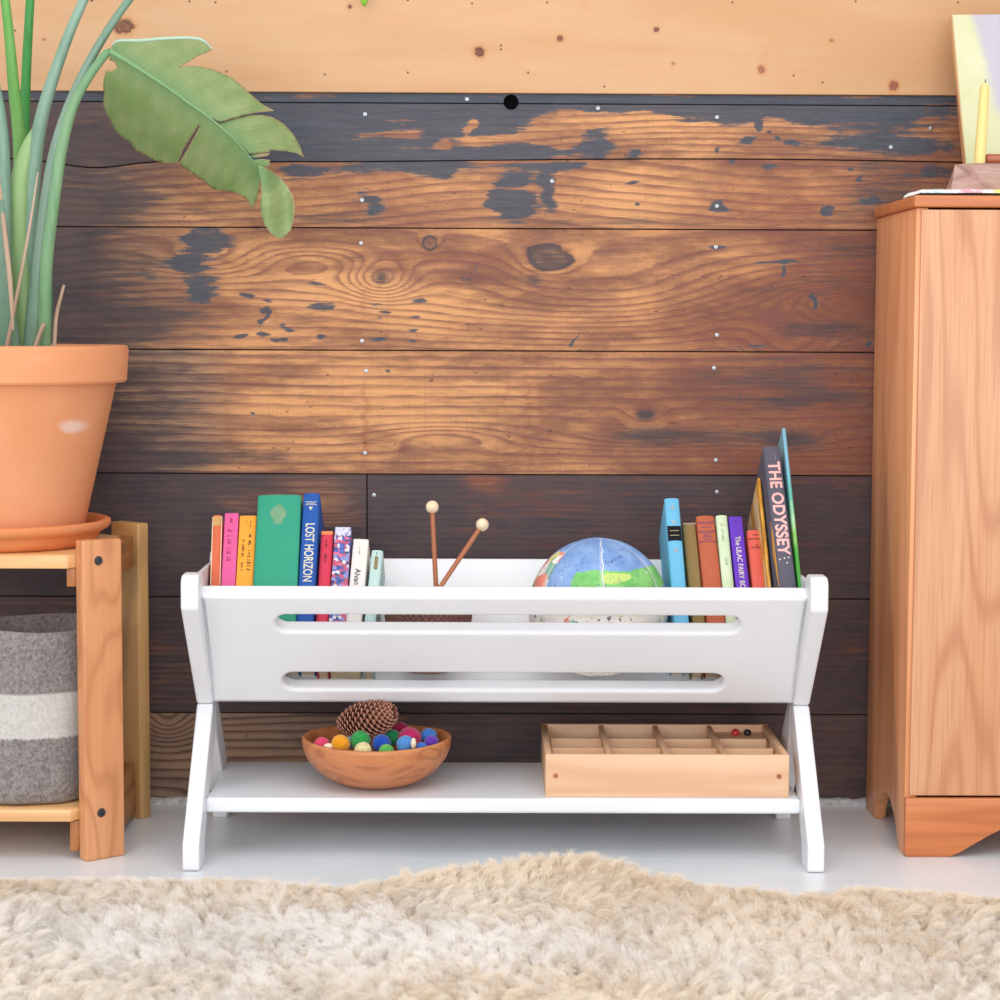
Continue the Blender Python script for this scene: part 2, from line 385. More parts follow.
        back = rc.copy(); back[:, 1] += .018
        co.append(back); m_ = len(rim); ib = np.arange(m_)+off; off += m_
        faces.append(np.stack([rim, np.roll(rim, -1), np.roll(ib, -1), ib], -1)[:, ::-1])
        for k in A: A[k].append(np.concatenate([z.reshape(-1) for z in A[k][-1:]])[rim-n0])
        A['dark'][-1] = np.full(m_, 1.5)
    co = np.concatenate(co); faces = np.concatenate(faces)
    me = bpy.data.meshes.new('wall_back'); me.vertices.add(len(co)); me.vertices.foreach_set('co', co.reshape(-1).astype(np.float32))
    me.loops.add(faces.size); me.loops.foreach_set('vertex_index', faces.reshape(-1).astype(np.int32))
    me.polygons.add(len(faces)); me.polygons.foreach_set('loop_start', np.arange(0, faces.size, 4, dtype=np.int32))
    me.update(calc_edges=True); me.validate()
    for k in A: attr_set(me, k, np.concatenate(A[k]))
    o = link('wall_back', me, M_WALL, smooth=True, ang=50); o['kind'] = 'structure'
    return o
wall = build_wall()
M_GAP = plain('dark cavity behind the planks', '#151012', .9)
o = obj('backing', box(-1.35, 1.45, WY+.014, WY+.06, 0, WTOP, 0), M_GAP, wall, False)
# old bolt hole in the plank
c = P(511, 102, WY)
o = obj('bolt_hole', lathe([(0, .0004), (.0095, .0004), (.0105, .0018), (.0115, .0014), (.0118, 0)], 28, fn=lambda v: Vector((c.x+v.x, WY-v.z, c.z+v.y))), plain('black hole', '#060607', .9, spec=.05), wall)
M_SCREW = plain('galvanised screw head', '#a4a8ae', .3, metal=.8)
scr = [(362, 200), (361, 243), (362, 341), (366, 371), (365, 453), (717, 117), (717, 206), (716, 247), (717, 335), (714, 368), (716, 460), (717, 492), (552, 181), (931, 128), (891, 147), (374, 495), (365, 114), (467, 99), (598, 108)]
sm = None
for i, (a, b) in enumerate(scr):
    p = P(a, b, WY-.0012)
    if sm is None:
        sm = obj('screw', lathe([(0, .0004), (.0008, .0004), (.0012, .0012), (.0030, .0010), (.0034, 0), (.0034, -.002)], 16, fn=lambda v: Vector((v.x, -v.z, v.y))), M_SCREW, wall)
        sm.location = p
    else:
        q = sm.copy(); q.parent = wall; q.location = p; COL.objects.link(q)

# light pine panel above the old planks
def pine_material():
    m = NT('light knotty pine')
    n1 = m.noise(m.coord((1.1, 1, 9), (3, 0, 1)), 1, 2, .4)
    s1 = m.math('POWER', m.math('MULTIPLY_ADD', m.math('SINE', m.math('MULTIPLY', n1, 75)), .5, .5), 2.0)
    fb = m.noise(m.coord((8, 1, 420)), 1, 3, .6); br = m.noise(m.coord((2.2, 1, 10)), 1, 4, .6)
    c = m.mix(m.step(br, .3, .7), lin('#d6ab82'), lin('#cc9d72'))
    c = m.mix(m.math('MULTIPLY', s1, .16), c, lin('#d29660'))
    c = m.mix(m.math('MULTIPLY', m.step(fb, .5, .8), .25), c, lin('#d39a60'))
    rd = m.noise(m.coord((6, 1, 5), (7, 3, 2)), 1, 4, .7)
    c = m.mix(m.math('MULTIPLY', m.step(rd, .62, .8), .3), c, lin('#cf7d4c'))
    geo = m.n('ShaderNodeTexCoord').outputs['Object']
    sp = m.n('ShaderNodeSeparateXYZ'); m.put(sp.inputs[0], geo)
    kn = m.noise(m.coord((160, 1, 160)), 1, 2, .5)
    for px, py, rx, rz, hl, col in ((124, 27, .019, .014, 1.5, '#6b4030'), (479, 52, .009, .009, 1.9, '#5c2622'), (560, 39, .0062, .0055, 1.7, '#6d3a2a'), (656, 30, .005, .005, 1.7, '#6a3a38'), (761, 70, .006, .007, 1.8, '#9a5f48'), (893, 86, .0085, .0095, 1.7, '#8b4b3c'), (350, 7, .004, .0045, 2.2, '#5a3020'), (831, 41, .004, .003, 2, '#a06a40'), (673, 64, .003, .003, 2, '#b07a50'), (45, 40, .003, .002, 2, '#a06a40')):
        kx, kz = wpx(px, py)
        dx = m.math('DIVIDE', m.math('SUBTRACT', sp.outputs[0], kx), rx); dz = m.math('DIVIDE', m.math('SUBTRACT', sp.outputs[2], kz), rz)
        r = m.math('SQRT', m.math('ADD', m.math('MULTIPLY', dx, dx), m.math('MULTIPLY', dz, dz)))
        r = m.math('ADD', r, m.math('MULTIPLY', m.math('SUBTRACT', kn, .5), .9))
        c = m.mix(m.step(r, .9, hl, .55, 0), c, lin('#c98850'))
        rg = m.math('MULTIPLY_ADD', m.math('SINE', m.math('MULTIPLY', r, 14)), .12, .85)
        c = m.mix(m.math('MULTIPLY', m.step(r, .7, 1.05, 1, 0), rg), c, lin(col))
    for px, py in ((16, 31), (92, 1), (93, 1), (216, 3), (190, 2), (227, 72), (325, 75), (408, 73), (528, 73), (408, 1), (472, 4), (547, 3), (604, 87), (732, 3), (793, 76), (822, 83), (855, 2), (501, 46), (501, 50), (957, 3)):
        kx, kz = wpx(px, py)
        dx = m.math('SUBTRACT', sp.outputs[0], kx); dz = m.math('SUBTRACT', sp.outputs[2], kz)
        r = m.math('SQRT', m.math('ADD', m.math('MULTIPLY', dx, dx), m.math('MULTIPLY', dz, dz)))
        c = m.mix(m.step(r, .0012, .0022, .9, 0), c, lin('#4a2a22'))
    m.bump(fb, .15, .0006)
    return m.done(c, .5, .4)
M_PINE = pine_material()
o = obj('trim_1', box(-1.35, 1.45, WY-.006, WY+.012, SE[0], WTOP, .002), M_PINE); o['kind'] = 'structure'
# rough painted bead where wall meets floor
bm = bmesh.new(); xs = np.linspace(-1.35, 1.45, 700); prev = None
for x in xs:
    h = .0075+.006*float(fbm(np.array([x*60.]), np.array([0.]), 4)[0])
    r = [bm.verts.new((x, WY-.009, 0)), bm.verts.new((x, WY-.006, h*.8)), bm.verts.new((x, WY, h)), bm.verts.new((x, WY+.003, h))]
    if prev:
        for k in range(3): bm.faces.new((prev[k], r[k], r[k+1], prev[k+1]))
    prev = r
o = obj('trim_2', bm, plain('rough white paint', '#c9cacb', .7, .1, 90, .6)); o['kind'] = 'structure'

# ------------------------------------------------------------------ floor
def floor_material():
    m = NT('painted white floor')
    n = m.noise(m.coord((1.5, 1.5, 1)), 2, 4, .6); sp = m.noise(m.coord((60, 60, 1)), 2, 2, .5)
    c = m.mix(m.step(n, .3, .7), lin('#dfe2e5'), lin('#e8eaec'))
    c = m.mix(m.step(sp, .80, .86, 0, .6), c, lin('#8d8680'))
    geo = m.n('ShaderNodeTexCoord').outputs['Object']; s = m.n('ShaderNodeSeparateXYZ'); m.put(s.inputs[0], geo)
    j = m.math('FRACT', m.math('DIVIDE', m.math('ADD', s.outputs[1], .018), .135))
    jj = m.step(m.math('ABSOLUTE', m.math('SUBTRACT', j, .5)), .0, .014, 1, 0)
    c = m.mix(m.math('MULTIPLY', jj, .22), c, lin('#8f9398'))
    m.bump(m.math('SUBTRACT', m.math('MULTIPLY', n, .2), m.math('MULTIPLY', jj, .5)), .25, .002)
    return m.done(c, m.step(n, .3, .7, .28, .36), .5)
o = obj('floor', box(-2.2, 2.4, -.5, WY+.06, -.05, 0, 0), floor_material(), None, False); o['kind'] = 'structure'

# ------------------------------------------------------------------ white V-trough book rack
M_WHITE = NT('white satin lacquer')
_n = M_WHITE.noise(M_WHITE.coord(), 6, 3)
M_WHITE.bump(M_WHITE.noise(M_WHITE.coord((30, 30, 30)), 3, 3), .04, .001)
M_WHITE = M_WHITE.done(M_WHITE.mix(_n, lin('#e6e8ec'), lin('#ebecf0')), .38, .45)
CX, YC, HW, TH = .0285, 3.1175, .4565, .0255
TILT = math.radians(36.4); SN, CN = math.sin(TILT), math.cos(TILT)
rack = thing('book_rack', (CX, YC, 0), 'low white painted book rack with slotted trough on crossed legs above a shelf', 'book rack')
def L(pts): return [(y-YC, z) for y, z in pts]
def arc(cy, cz, r, a0, a1, n=6): return [(cy+r*math.cos(math.radians(a0+(a1-a0)*i/n)), cz+r*math.sin(math.radians(a0+(a1-a0)*i/n))) for i in range(n+1)]
for s in (-1, 1):
    xo, xi = s*HW, s*(HW-TH)
    for k in (0, 1):
        f = (lambda y: y) if k == 0 else (lambda y: 2*YC-y)
        r = .016
        arm = [(f(YC-.0285), .2122), (f(2.935), .374)] + [(f(y), z) for y, z in arc(2.9352+r, .4225-r, r, 178, 90, 6)] + [(f(y), z) for y, z in arc(2.9895-r, .4225-r, r, 88, 4, 6)] + [(f(2.990), .398), (f(YC-.0003), .262), (f(YC-.0003), .2122)]
        wn(obj('arm', prism(L(arm), min(xo, xi), max(xo, xi), 'X', .004, 3, ang=26), M_WHITE, rack))
        leg = [(f(YC-.0285), .2118), (f(YC-.0003), .2118), (f(YC-.0003), .166), (f(2.988), .030)] + [(f(2.980), 0), (f(2.931), 0), (f(2.926), .004), (f(2.9275), .040)]
        wn(obj('leg', prism(L(leg), min(xo, xi)+(.0006), max(xo, xi)-(.0006), 'X', .0038, 3, ang=26), M_WHITE, rack))
    ep = [(YC, .216), (2.9785, .402), (2.9785, .4105), (2*YC-2.9785, .4105), (2*YC-2.9785, .402)]
    a_, b_ = (-(HW-TH+.021), -(HW-TH+.0145)) if s < 0 else (HW-TH+.001, HW-TH+.008)
    wn(obj('end_panel', prism([(q[0]-YC, q[1]) for q in ep], a_, b_, 'X', .0012, 2), M_WHITE, rack))
HI = HW-TH+.0015
def panel_pt(y, z): return Vector((0, y-YC, z))
def tilted(me, base, sgn):
    # local X -> X, local Y -> up the slope, local Z -> outward normal (front: -y)
    M = Matrix(((1, 0, 0, 0), (0, -SN*sgn, -CN*sgn, base[0]-YC), (0, CN, -SN, base[1]), (0, 0, 0, 1)))
    me.transform(M)
    if M.to_3x3().determinant() < 0: me.flip_normals()
    return me
TP = .0255; PH = .2195
sl = lambda x0, x1, a, b: rrect(x0-CX, x1-CX, a, b, (b-a)/2-.0002, 8)
me = slab([rrect(-HI, HI, 0, PH, .002, 2), sl(-.300, .368, .1485, .1815), sl(-.297, .353, .0285, .0632)], TP, .006)
wn(link('front_panel', tilted(me, (3.094+TP/2*CN, .2125+TP/2*SN), 1), M_WHITE, rack))
me = slab([rrect(-HI, HI, 0, .2305, .002, 2)], TP, .005)
wn(link('back_panel', tilted(me, (2*YC-3.094-TP/2*CN+.001, .2125+TP/2*SN), -1), M_WHITE, rack))
wn(obj('shelf', box(-HI, HI, 3.000-YC, 3.258-YC, .068, .090, .005, 3), M_WHITE, rack))

# ------------------------------------------------------------------ books
P0 = Vector((0, 3.1195, .2135)); Uax = Vector((0, SN, CN)); Wax = Vector((0, -CN, SN))
M_PAGES = NT('book pages')
_p = M_PAGES.noise(M_PAGES.coord((900, 4, 4)), 1, 2)
M_PAGES = M_PAGES.done(M_PAGES.mix(_p, lin('#f2e4c8'), lin('#e2cda6')), .8, .2)
def on_plane(px, py, wd):
    d = ray(px, py); p0 = P0+Wax*wd; t = (p0-CP).dot(Wax)/d.dot(Wax); p = CP+d*t
    return p.x, (p-P0).dot(Uax)
def book(name, label, TL, TR, BL, BR, wd, mat, s0=.002, hard=True, yb=586, maxh=None, extra=None, pages=None, drop=0):
    xa, sa = on_plane(*TL, wd); xb, sb = on_plane(*TR, wd); xc, sc_ = on_plane(BL, yb, wd); xd, sd = on_plane(BR, yb, wd)
    st = (sa+sb)/2; sm_ = (sc_+sd)/2
    cT = (xa+xb)/2; cB = (xc+xd)/2; lean = math.atan2(cT-cB, st-sm_); th = (xb-xa+xd-xc)/2
    s0 = wd/math.tan(2*TILT)+.0006
    s0 += abs(math.sin(lean))*th/2
    h = (st-s0)/math.cos(lean); xbase = cB-(sm_-s0)*math.tan(lean)
    o = thing(name, (0, 0, 0), label, 'book', 'books in the white rack')
    o.matrix_world = Matrix.Translation(P0+Uax*s0+Vector((xbase, 0, 0))) @ Matrix.Rotation(-TILT, 4, 'X') @ Matrix.Rotation(lean, 4, 'Y')
    th -= .0006
    t = .0022 if hard else .0009; in_ = .003 if hard else .0003
    # spine rounded hull
    n = 10; r = th/2; bulge = min(.0035 if hard else .001, r)
    out = [(-r, 0)] + [(-r*math.cos(math.pi*i/n), -wd+bulge-bulge*math.sin(math.pi*i/n)) for i in range(n+1)] + [(r, 0)]
    inn = [(r-t, 0)] + [((r-t)*math.cos(math.pi*i/n), -wd+bulge+t-bulge*.8*math.sin(math.pi*i/n)) for i in range(n+1)] + [(-r+t, 0)]
    cv_ = obj('cover', prism([(x, y) for x, y in out+inn], 0, h, 'Z', .0006, 2, ang=50), mat, o, True, 40)
    obj('pages', box(-r+t, r-t, -wd+bulge+t+.0002, -in_-.0003, in_, h-in_, .0004, 1), pages or M_PAGES, o)
    o['h'] = h; o['th'] = th; o['wd'] = wd
    if extra: extra(cv_, h, th, wd)
    del o['h'], o['th'], o['wd']
    return o
def spine_text(o, txt, size, zc, mat, wd, xoff=0, sx=1, bold=0, name='spine_title', upright=False, space=1.0):
    me = text_mesh(txt, size, .00018, sx, bold, space)
    # text lies in XY; stand it on the spine (facing -Y)
    M = Matrix.Rotation(math.radians(90), 4, 'X')
    if not upright: M = M @ Matrix.Rotation(math.radians(-90), 4, 'Z')
    me.transform(M); me.transform(Matrix.Translation((xoff, -wd-.0002, zc)))
    return link(name, me, mat, o, False)
def scribble(o, x, z0, z1, mat, wd, wdt=.0016, name='spine_lettering', n=10, seed=1, horiz=False):
    sw = .0005+wdt*.2
    rd = random.Random(seed); bm = bmesh.new(); z = z1
    step = (z1-z0)/n
    for i in range(n):
        if rd.random() < .14: continue
        a = z1-step*i; hgt = step*rd.uniform(.35, .8); w_ = wdt*rd.uniform(.5, 1)
        if horiz: box(x+(a-z1), x+(a-z1)+hgt, -wd-.0005, -wd+.001, z0, z0+w_, 0, bm=bm)
        else:
            box(x-w_, x-w_+sw, -wd-.0005, -wd+.001, a-hgt, a, 0, bm=bm)
            box(x-w_, x+w_, -wd-.0005, -wd+.001, a-rd.choice((0, hgt*.5, hgt))-.0003, a+.0003-rd.choice((0, hgt*.5, hgt)), 0, bm=bm)
    if len(bm.verts) == 0: box(x-wdt, x+wdt, -wd-.0005, -wd+.001, z0, z1, 0, bm=bm)
    return obj(name, bm, mat, o, False)
def hline(o, zc, wl, mat, wd, hgt=.0008, name='spine_band', x=0):
    return obj(name, box(x-wl/2, x+wl/2, -wd-.00045, -wd+.0015, zc-hgt/2, zc+hgt/2, .0001, 1), mat, o, False)
def worn(name, base, edge, amt=.6, scale=60, rough=.7):
    m = NT(name); n = m.noise(m.coord((scale, scale, scale*.5)), 1, 5, .7)
    return m.done(m.mix(m.step(n, amt, amt+.12), lin(base), lin(edge)), rough, .3)
INK = plain('dark ink', '#3a2a30', .6); GOLD = plain('gold foil', '#c9b98a', .4); CREAM = plain('cream foil', '#e8dfc6', .5)
# left group
def e(o, h, th, wd):
    hline(o, h-.011, th*.8, plain('faded olive label', '#c7995c', .7), wd, .017, 'spine_label')
    o2 = worn('worn cream edge', '#efd9b8', '#d9835c', .55)
    for s in (-1, 1): hline(o, h*.5, .0016, o2, wd-.0022, h*.98, 'worn_edge', s*(th/2-.0006))
book('old_book', 'thin worn orange-red book with cream edges, first at the left end of the white rack', (212, 515), (222.5, 515), 210.2, 220, .095, worn('faded orange cloth', '#d9704e', '#e2a07c', .6), extra=e)
def e(o, h, th, wd):
    spine_text(o, 'Barrister', .012, h-.052, plain('maroon ink', '#8e2650', .6), wd, -.001, 1, .0002, 'spine_title')
    hline(o, h-.014, th*.3, plain('maroon mark', '#b03468', .6), wd, .011, 'spine_label')
# pink lettering is illegible in the photograph: dashes stand for it
def e(o, h, th, wd):
    mk = plain('maroon ink', '#a02c5c', .6)
    scribble(o, -.001, h-.085, h-.028, mk, wd, .0042, n=15, seed=5); hline(o, h-.013, .003, mk, wd, .009, 'spine_mark')
book('paperback', 'worn hot pink paperback with dark script down its spine, between orange-red and yellow-orange books', (224.5, 513), (239, 513), 221, 235, .1, worn('worn pink paper', '#e0609a', '#eea2c0', .62), hard=False, extra=e)
def e(o, h, th, wd):
    mk = plain('brown ink', '#8a5a20', .6)
    scribble(o, .0045, h-.098, h-.034, mk, wd, .0030, n=12, seed=8); scribble(o, -.005, h-.098, h-.042, mk, wd, .0022, n=14, seed=3)
    scribble(o, .004, h-.022, h-.009, mk, wd, .001, n=5, seed=2); scribble(o, -.002, h-.017, h-.009, mk, wd, .001, n=4, seed=4)
book('paperback', 'yellow-orange paperback with brown spine lettering, left of the wide green book', (239.6, 515.5), (257, 515.5), 235.6, 253, .1, worn('marigold paper', '#f5a83e', '#f0b860', .66), hard=False, extra=e)
def e(o, h, th, wd):
    bm = bmesh.new(); rd = random.Random(3)
    for k, wl in enumerate((.006, .012, .018, .024, .026, .022, .026, .018, .012, .016, .010)):
        z = h-.019-k*.0033; nn = max(2, int(wl/.0029))
        for q in range(nn):
            x = -wl/2+wl*(q+.5)/nn; box(x-.0009, x+.0007*rd.uniform(.4, 1.4), -wd-.0006, -wd+.003, z-.0009*rd.uniform(.3, 1.2), z+.0008, 0, bm=bm)
    obj('spine_ornament', bm, GOLD, o, False)
book('cloth_book', 'wide green cloth-bound book with gold ornament on its spine', (257.5, 494), (301.5, 495), 253, 297, .115, worn('green book cloth', '#349c7e', '#3ea688', .55, 420), extra=e)
def e(o, h, th, wd):
    spine_text(o, 'LOST HORIZON', .0195, h-.105, CREAM, wd, 0, .72, .0002)
    for dz, wl in ((.016, .014), (.0185, .010), (.021, .014)): hline(o, h-dz, th*wl/.02, CREAM, wd, .0008)
    obj('spine_ornament', prism([(-.003, h-.025), (.003, h-.025), (0, h-.031)], -wd-.0006, -wd+.001, 'Y', 0), CREAM, o, False)
book('cloth_book', 'dark blue cloth book titled LOST HORIZON in silver letters', (303.6, 493), (319.8, 493), 297.6, 315.3, .11, worn('blue book cloth', '#2858a8', '#3568b8', .55, 200), extra=e)
def e(o, h, th, wd):
    hline(o, h-.0035, th*.92, plain('orange headband', '#e88850', .6), wd, .006, 'spine_top_band')
    scribble(o, 0, h-.062, h-.016, plain('dark red ink', '#6e1c2c', .6), wd, .0018, n=12, seed=9)
book('cloth_book', 'red book with an orange band at its head, right of the LOST HORIZON book', (320.8, 531), (333.6, 531), 317.6, 330.2, .095, worn('red book cloth', '#d84058', '#e05a68', .6), extra=e)
def paisley():
    m = NT('patterned paper in blue, red and white'); v = m.n('ShaderNodeTexVoronoi'); m.put(v.inputs['Vector'], m.coord((1, .5, 1))); v.inputs['Scale'].default_value = 190
    r = m.n('ShaderNodeValToRGB'); m.put(r.inputs[0], v.outputs['Color']); r.color_ramp.interpolation = 'CONSTANT'
    cs = [(0, '#4a5fa8'), (.28, '#c0587a'), (.42, '#8a90c8'), (.55, '#e0708a'), (.62, '#d8d4dc'), (.7, '#3d4a80'), (.82, '#b8686a')]
    for k, (p, c_) in enumerate(cs):
        if k < 2: r.color_ramp.elements[k].position = p; r.color_ramp.elements[k].color = lin(c_)
        else: q = r.color_ramp.elements.new(p); q.color = lin(c_)
    return m.done(r.outputs[0], .6)
def e(o, h, th, wd):
    hline(o, h-.008, th*.9, paisley_top, wd, .015, 'spine_top_band'); hline(o, h-.038, .0075, plain('blue medallion', '#5468b8', .6, .2, 300), wd, .018, 'spine_label', .0005)
    hline(o, h*.5, .0013, plain('cream edge', '#eccaa0', .7), wd-.0022, h*.98, 'worn_edge', -(th/2-.0006))
paisley_top = worn('pale speckled paper', '#d4d4e4', '#5a66a0', .52, 260)
book('paperback', 'paperback with blue and red patterned spine, between red book and white book', (334.6, 527), (351.6, 527), 331, 347.6, .1, paisley(), hard=False, extra=e)
def e(o, h, th, wd):
    spine_text(o, 'Alvan', .0125, h-.066, INK, wd, -.001, 1, .0001)
    scribble(o, -.001, h-.027, h-.014, plain('grey ink', '#8a8488', .6), wd, .0008, n=5, seed=3)
book('paperback', 'thick white paperback with black letters low on its spine', (353.4, 539), (369, 539), 349, 364.6, .095, worn('white paper cover', '#e6e2dc', '#ded2cc', .6), hard=False, extra=e)
def e(o, h, th, wd):
    lb = obj('spine_label', prism(rrect(-.0026, .0026, h-.034, h-.011, .002, 4), -wd-.0006, -wd+.002, 'Y', 0), plain('gold brown label', '#8f7a4c', .5, .2, 400), o, False)
    scribble(o, -.0005, h-.009, h-.004, plain('teal ink', '#3c7a80', .6), wd, .0012, n=3, seed=3)
book('small_book', 'small pale mint book with a brown oval spine label, rightmost of the left row', (371.6, 550), (383.2, 550), 367.6, 379.8, .09, worn('mint paper', '#bcd8d4', '#cfe2dc', .55), extra=e)
# right group
def e(o, h, th, wd):
    hline(o, h-.0625, th*.93, plain('black leather label', '#17151b', .75, spec=.2), wd, .0255, 'spine_label')
    for dz in (.0585, .0665): hline(o, h-dz, th*.62, GOLD, wd+.0005, .0008)
    mk = plain('faded silver motif', '#9ba8b4', .5)
    for dz in (.017, .043, .092): obj('spine_ornament', prism([(0, h-dz-.005), (.0035, h-dz), (0, h-dz+.005), (-.0035, h-dz)], -wd-.0006, -wd+.001, 'Y', 0), mk, o, False)
book('cloth_book', 'tall sky blue hardback with a black label across its spine', (664.4, 498), (679, 498), 671, 686.5, .12, worn('sky blue cloth', '#6cb8dc', '#7cc4e2', .6, 120), extra=e)
def e(o, h, th, wd):
    hline(o, h-.0015, th, plain('dusty headcap', '#a08c74', .8), wd, .003, 'spine_top_band')
book('cloth_book', 'dull olive brown book, set back between sky blue and rust books', (682.6, 523), (695.6, 523), 688.6, 702, .1, worn('olive brown cloth', '#8f7648', '#a08858', .55, 50), extra=e)
def e(o, h, th, wd):
    mk = plain('purple ink', '#7a4a78', .6)
    for dz, wl in ((.012, .9), (.0145, .5), (.0275, .9), (.046, .95)): hline(o, h-dz, th*wl, mk, wd, .0009)
    for k, dz in enumerate((.0205, .031, .035, .038, .042)): hline(o, h-dz, th*(.5, .6, .35, .5, .4)[k], mk, wd, .0011, 'spine_lettering')
book('cloth_book', 'rust brown cloth book with faint purple bands, between olive and pale green books', (695.6, 515.5), (714.4, 515.5), 703.4, 721.6, .105, worn('rust cloth', '#bc6244', '#c8765a', .6), extra=e)
def e(o, h, th, wd):
    mk = plain('grey green ink', '#86a08c', .6)
    scribble(o, -.0003, h-.047, h-.016, mk, wd, .0022, n=7, seed=12); scribble(o, .001, h-.088, h-.075, mk, wd, .0016, n=4, seed=2)
book('thin_book', 'pale green hardback with grey script, between rust and purple books', (715.4, 515), (727.4, 515), 722.6, 734.2, .105, worn('pale green cloth', '#cfe0ba', '#d8e6c8', .5), extra=e)
def e(o, h, th, wd):
    spine_text(o, 'The LILAC FAIRY BOOK', .0112, h-.088, CREAM, wd, -.0003, .9, .0001)
    scribble(o, 0, h-.016, h-.006, plain('dark violet ink', '#3a1a70', .6), wd, .0009, n=4, seed=5)
book('paperback', 'purple paperback titled The LILAC FAIRY BOOK in white', (728.6, 516.5), (742, 516.5), 735.8, 749.6, .105, worn('purple paper', '#6a3cc0', '#7048c8', .7), hard=False, extra=e)
def e(o, h, th, wd):
    mk = plain('dark brown ink', '#6b2a2a', .6)
    spine_text(o, 'Moon', .0062, h-.009, mk, wd, .001, 1, 0, 'spine_title', True)
def e(o, h, th, wd):
    mk = plain('dark brown ink', '#7c2f30', .6)
    for dz, wl, x in ((.0085, .4, .002), (.0155, .85, 0), (.0275, .25, .003), (.031, .7, .001)):
        nn = int(th*wl/.0016)
        bm = bmesh.new()
        for q in range(nn):
            x0 = x-th*wl/2+q*.0016; box(x0, x0+.0010, -wd-.0004, -wd+.0025, h-dz-.0007-(q % 3)*.0003, h-dz+.0007+(q % 2)*.0006, 0, bm=bm)
        obj('spine_lettering', bm, mk, o, False)
book('cloth_book', 'coral red book with dark letters, between purple and gold-covered books', (746.4, 530), (761, 530), 752.4, 766.4, .1, worn('coral cloth', '#e4695c', '#ea7c6c', .6), extra=e)
def flame():
    m = NT('gold and white streaked cover'); n = m.noise(m.coord((50, 40, 9)), 1, 4, .7)
    r = m.n('ShaderNodeValToRGB'); m.put(r.inputs[0], n); cr = r.color_ramp
    cr.elements[0].position = .35; cr.elements[0].color = lin('#b87820'); cr.elements[1].position = .48; cr.elements[1].color = lin('#f0b040')
    for p, c_ in ((.56, '#f6e0b0'), (.66, '#9a88a0')): q = cr.elements.new(p); q.color = lin(c_)
    return m.done(r.outputs[0], .35)
book('picture_book', 'thin gold and white streaked book leaning against the dark ODYSSEY book', (757.2, 478), (760.8, 478), 768, 771.4, .14, flame(), hard=False)
def e(o, h, th, wd):
    spine_text(o, 'THE ODYSSEY', .0245, h-.109, plain('pink print', '#eeb4ae', .5), wd, -.0005, 1.03, .0007, space=1.02)
    mk = plain('mauve print', '#8b7c90', .6)
    scribble(o, .0035, h-.027, h-.012, mk, wd, .0016, n=6, seed=3); scribble(o, -.004, h-.027, h-.010, mk, wd, .0016, n=7, seed=7)
    scribble(o, .001, h-.190, h-.176, mk, wd, .0018, n=5, seed=5)
    bm = bmesh.new()
    for x, z in ((-.007, h-.198), (.0, h-.196), (.006, h-.195), (.003, h-.204)): box(x-.0012, x+.0012, -wd-.0005, -wd+.002, z-.0008, z+.0008, 0, bm=bm)
    obj('spine_mark', bm, CREAM, o, False)
    obj('cover_flame', prism([(-wd+.0005, .04), (-wd+.018, .10), (-wd+.008, .155), (-wd+.0005, .125)], -th/2-.0005, -th/2+.0002, 'X', 0), plain('gold print', '#e0a030', .4), o, False)
book('large_book', 'dark slate hardback titled THE ODYSSEY in pink capitals', (762.6, 446), (780.2, 446.5), 779, 796.6, .18, worn('slate cover', '#5b5866', '#64606c', .6, 30), extra=e)
def scene_cover():
    m = NT('painted spine, blue fading to green'); geo = m.n('ShaderNodeTexCoord').outputs['Object']; s = m.n('ShaderNodeSeparateXYZ'); m.put(s.inputs[0], geo)
    n = m.noise(m.coord((90, 30, 60)), 1, 5, .7)
    z = m.math('ADD', s.outputs[2], m.math('MULTIPLY', m.math('SUBTRACT', n, .5), .09))
    r = m.n('ShaderNodeValToRGB'); m.put(r.inputs[0], m.math('MULTIPLY', z, 1/.27)); cr = r.color_ramp
    cr.elements[0].position = .35; cr.elements[0].color = lin('#3f9a34'); cr.elements[1].position = .92; cr.elements[1].color = lin('#7fb8cc')
    for p, c_ in ((.5, '#8cc060'), (.58, '#a8d4a8'), (.68, '#5cb098'), (.8, '#6fb4bc')): q = cr.elements.new(p); q.color = lin(c_)
    return m.done(r.outputs[0], .4)
book('picture_book', 'tall thin picture book with blue-green spine at the far right of the rack', (781.6, 428), (786.4, 428), 798.4, 802.2, .18, scene_cover(), hard=True)

# ------------------------------------------------------------------ basket and mallets in the trough
bc = (-.084, YC, .2575)
def wick(v):
    a = math.atan2(v.y, v.x); r = math.hypot(v.x, v.y)
    if r < .03: return v
    k = 1+.022*math.sin(a*44)*math.copysign(1, math.sin(v.z*2*math.pi/.011))
    return Vector((v.x*k, v.y*k, v.z))
prof = [(0, .0)] + [(.031+.035*math.sin(t*math.pi*.5)**.9, .107*t**1.15) for t in np.linspace(0, 1, 40)]
prof += [(.063, .109)] + [(r-.005, max(z, .006)) for r, z in prof[:0:-4]] + [(0, .006)]
M_WICK = NT('dark brown wicker'); _a = M_WICK.noise(M_WICK.coord((200, 200, 60)), 1, 3)
M_WICK = M_WICK.done(M_WICK.mix(_a, lin('#4a2e2a'), lin('#96695c')), .6)
bk = obj('wicker_basket', lathe(prof, 220, fn=wick), M_WICK); bk.location = bc
tag(bk, 'round dark brown woven basket inside the white trough, seen through its slots', 'basket')
M_DOWEL = wood('reddish dowel', '#c9825a', '#b8704a', '#9a5838', 'Z', rings=3)
M_BEAD = wood('pale turned wood', '#f8ead2', '#f0dcbc', '#e2c8a0', 'Z', rings=3, cross=30)
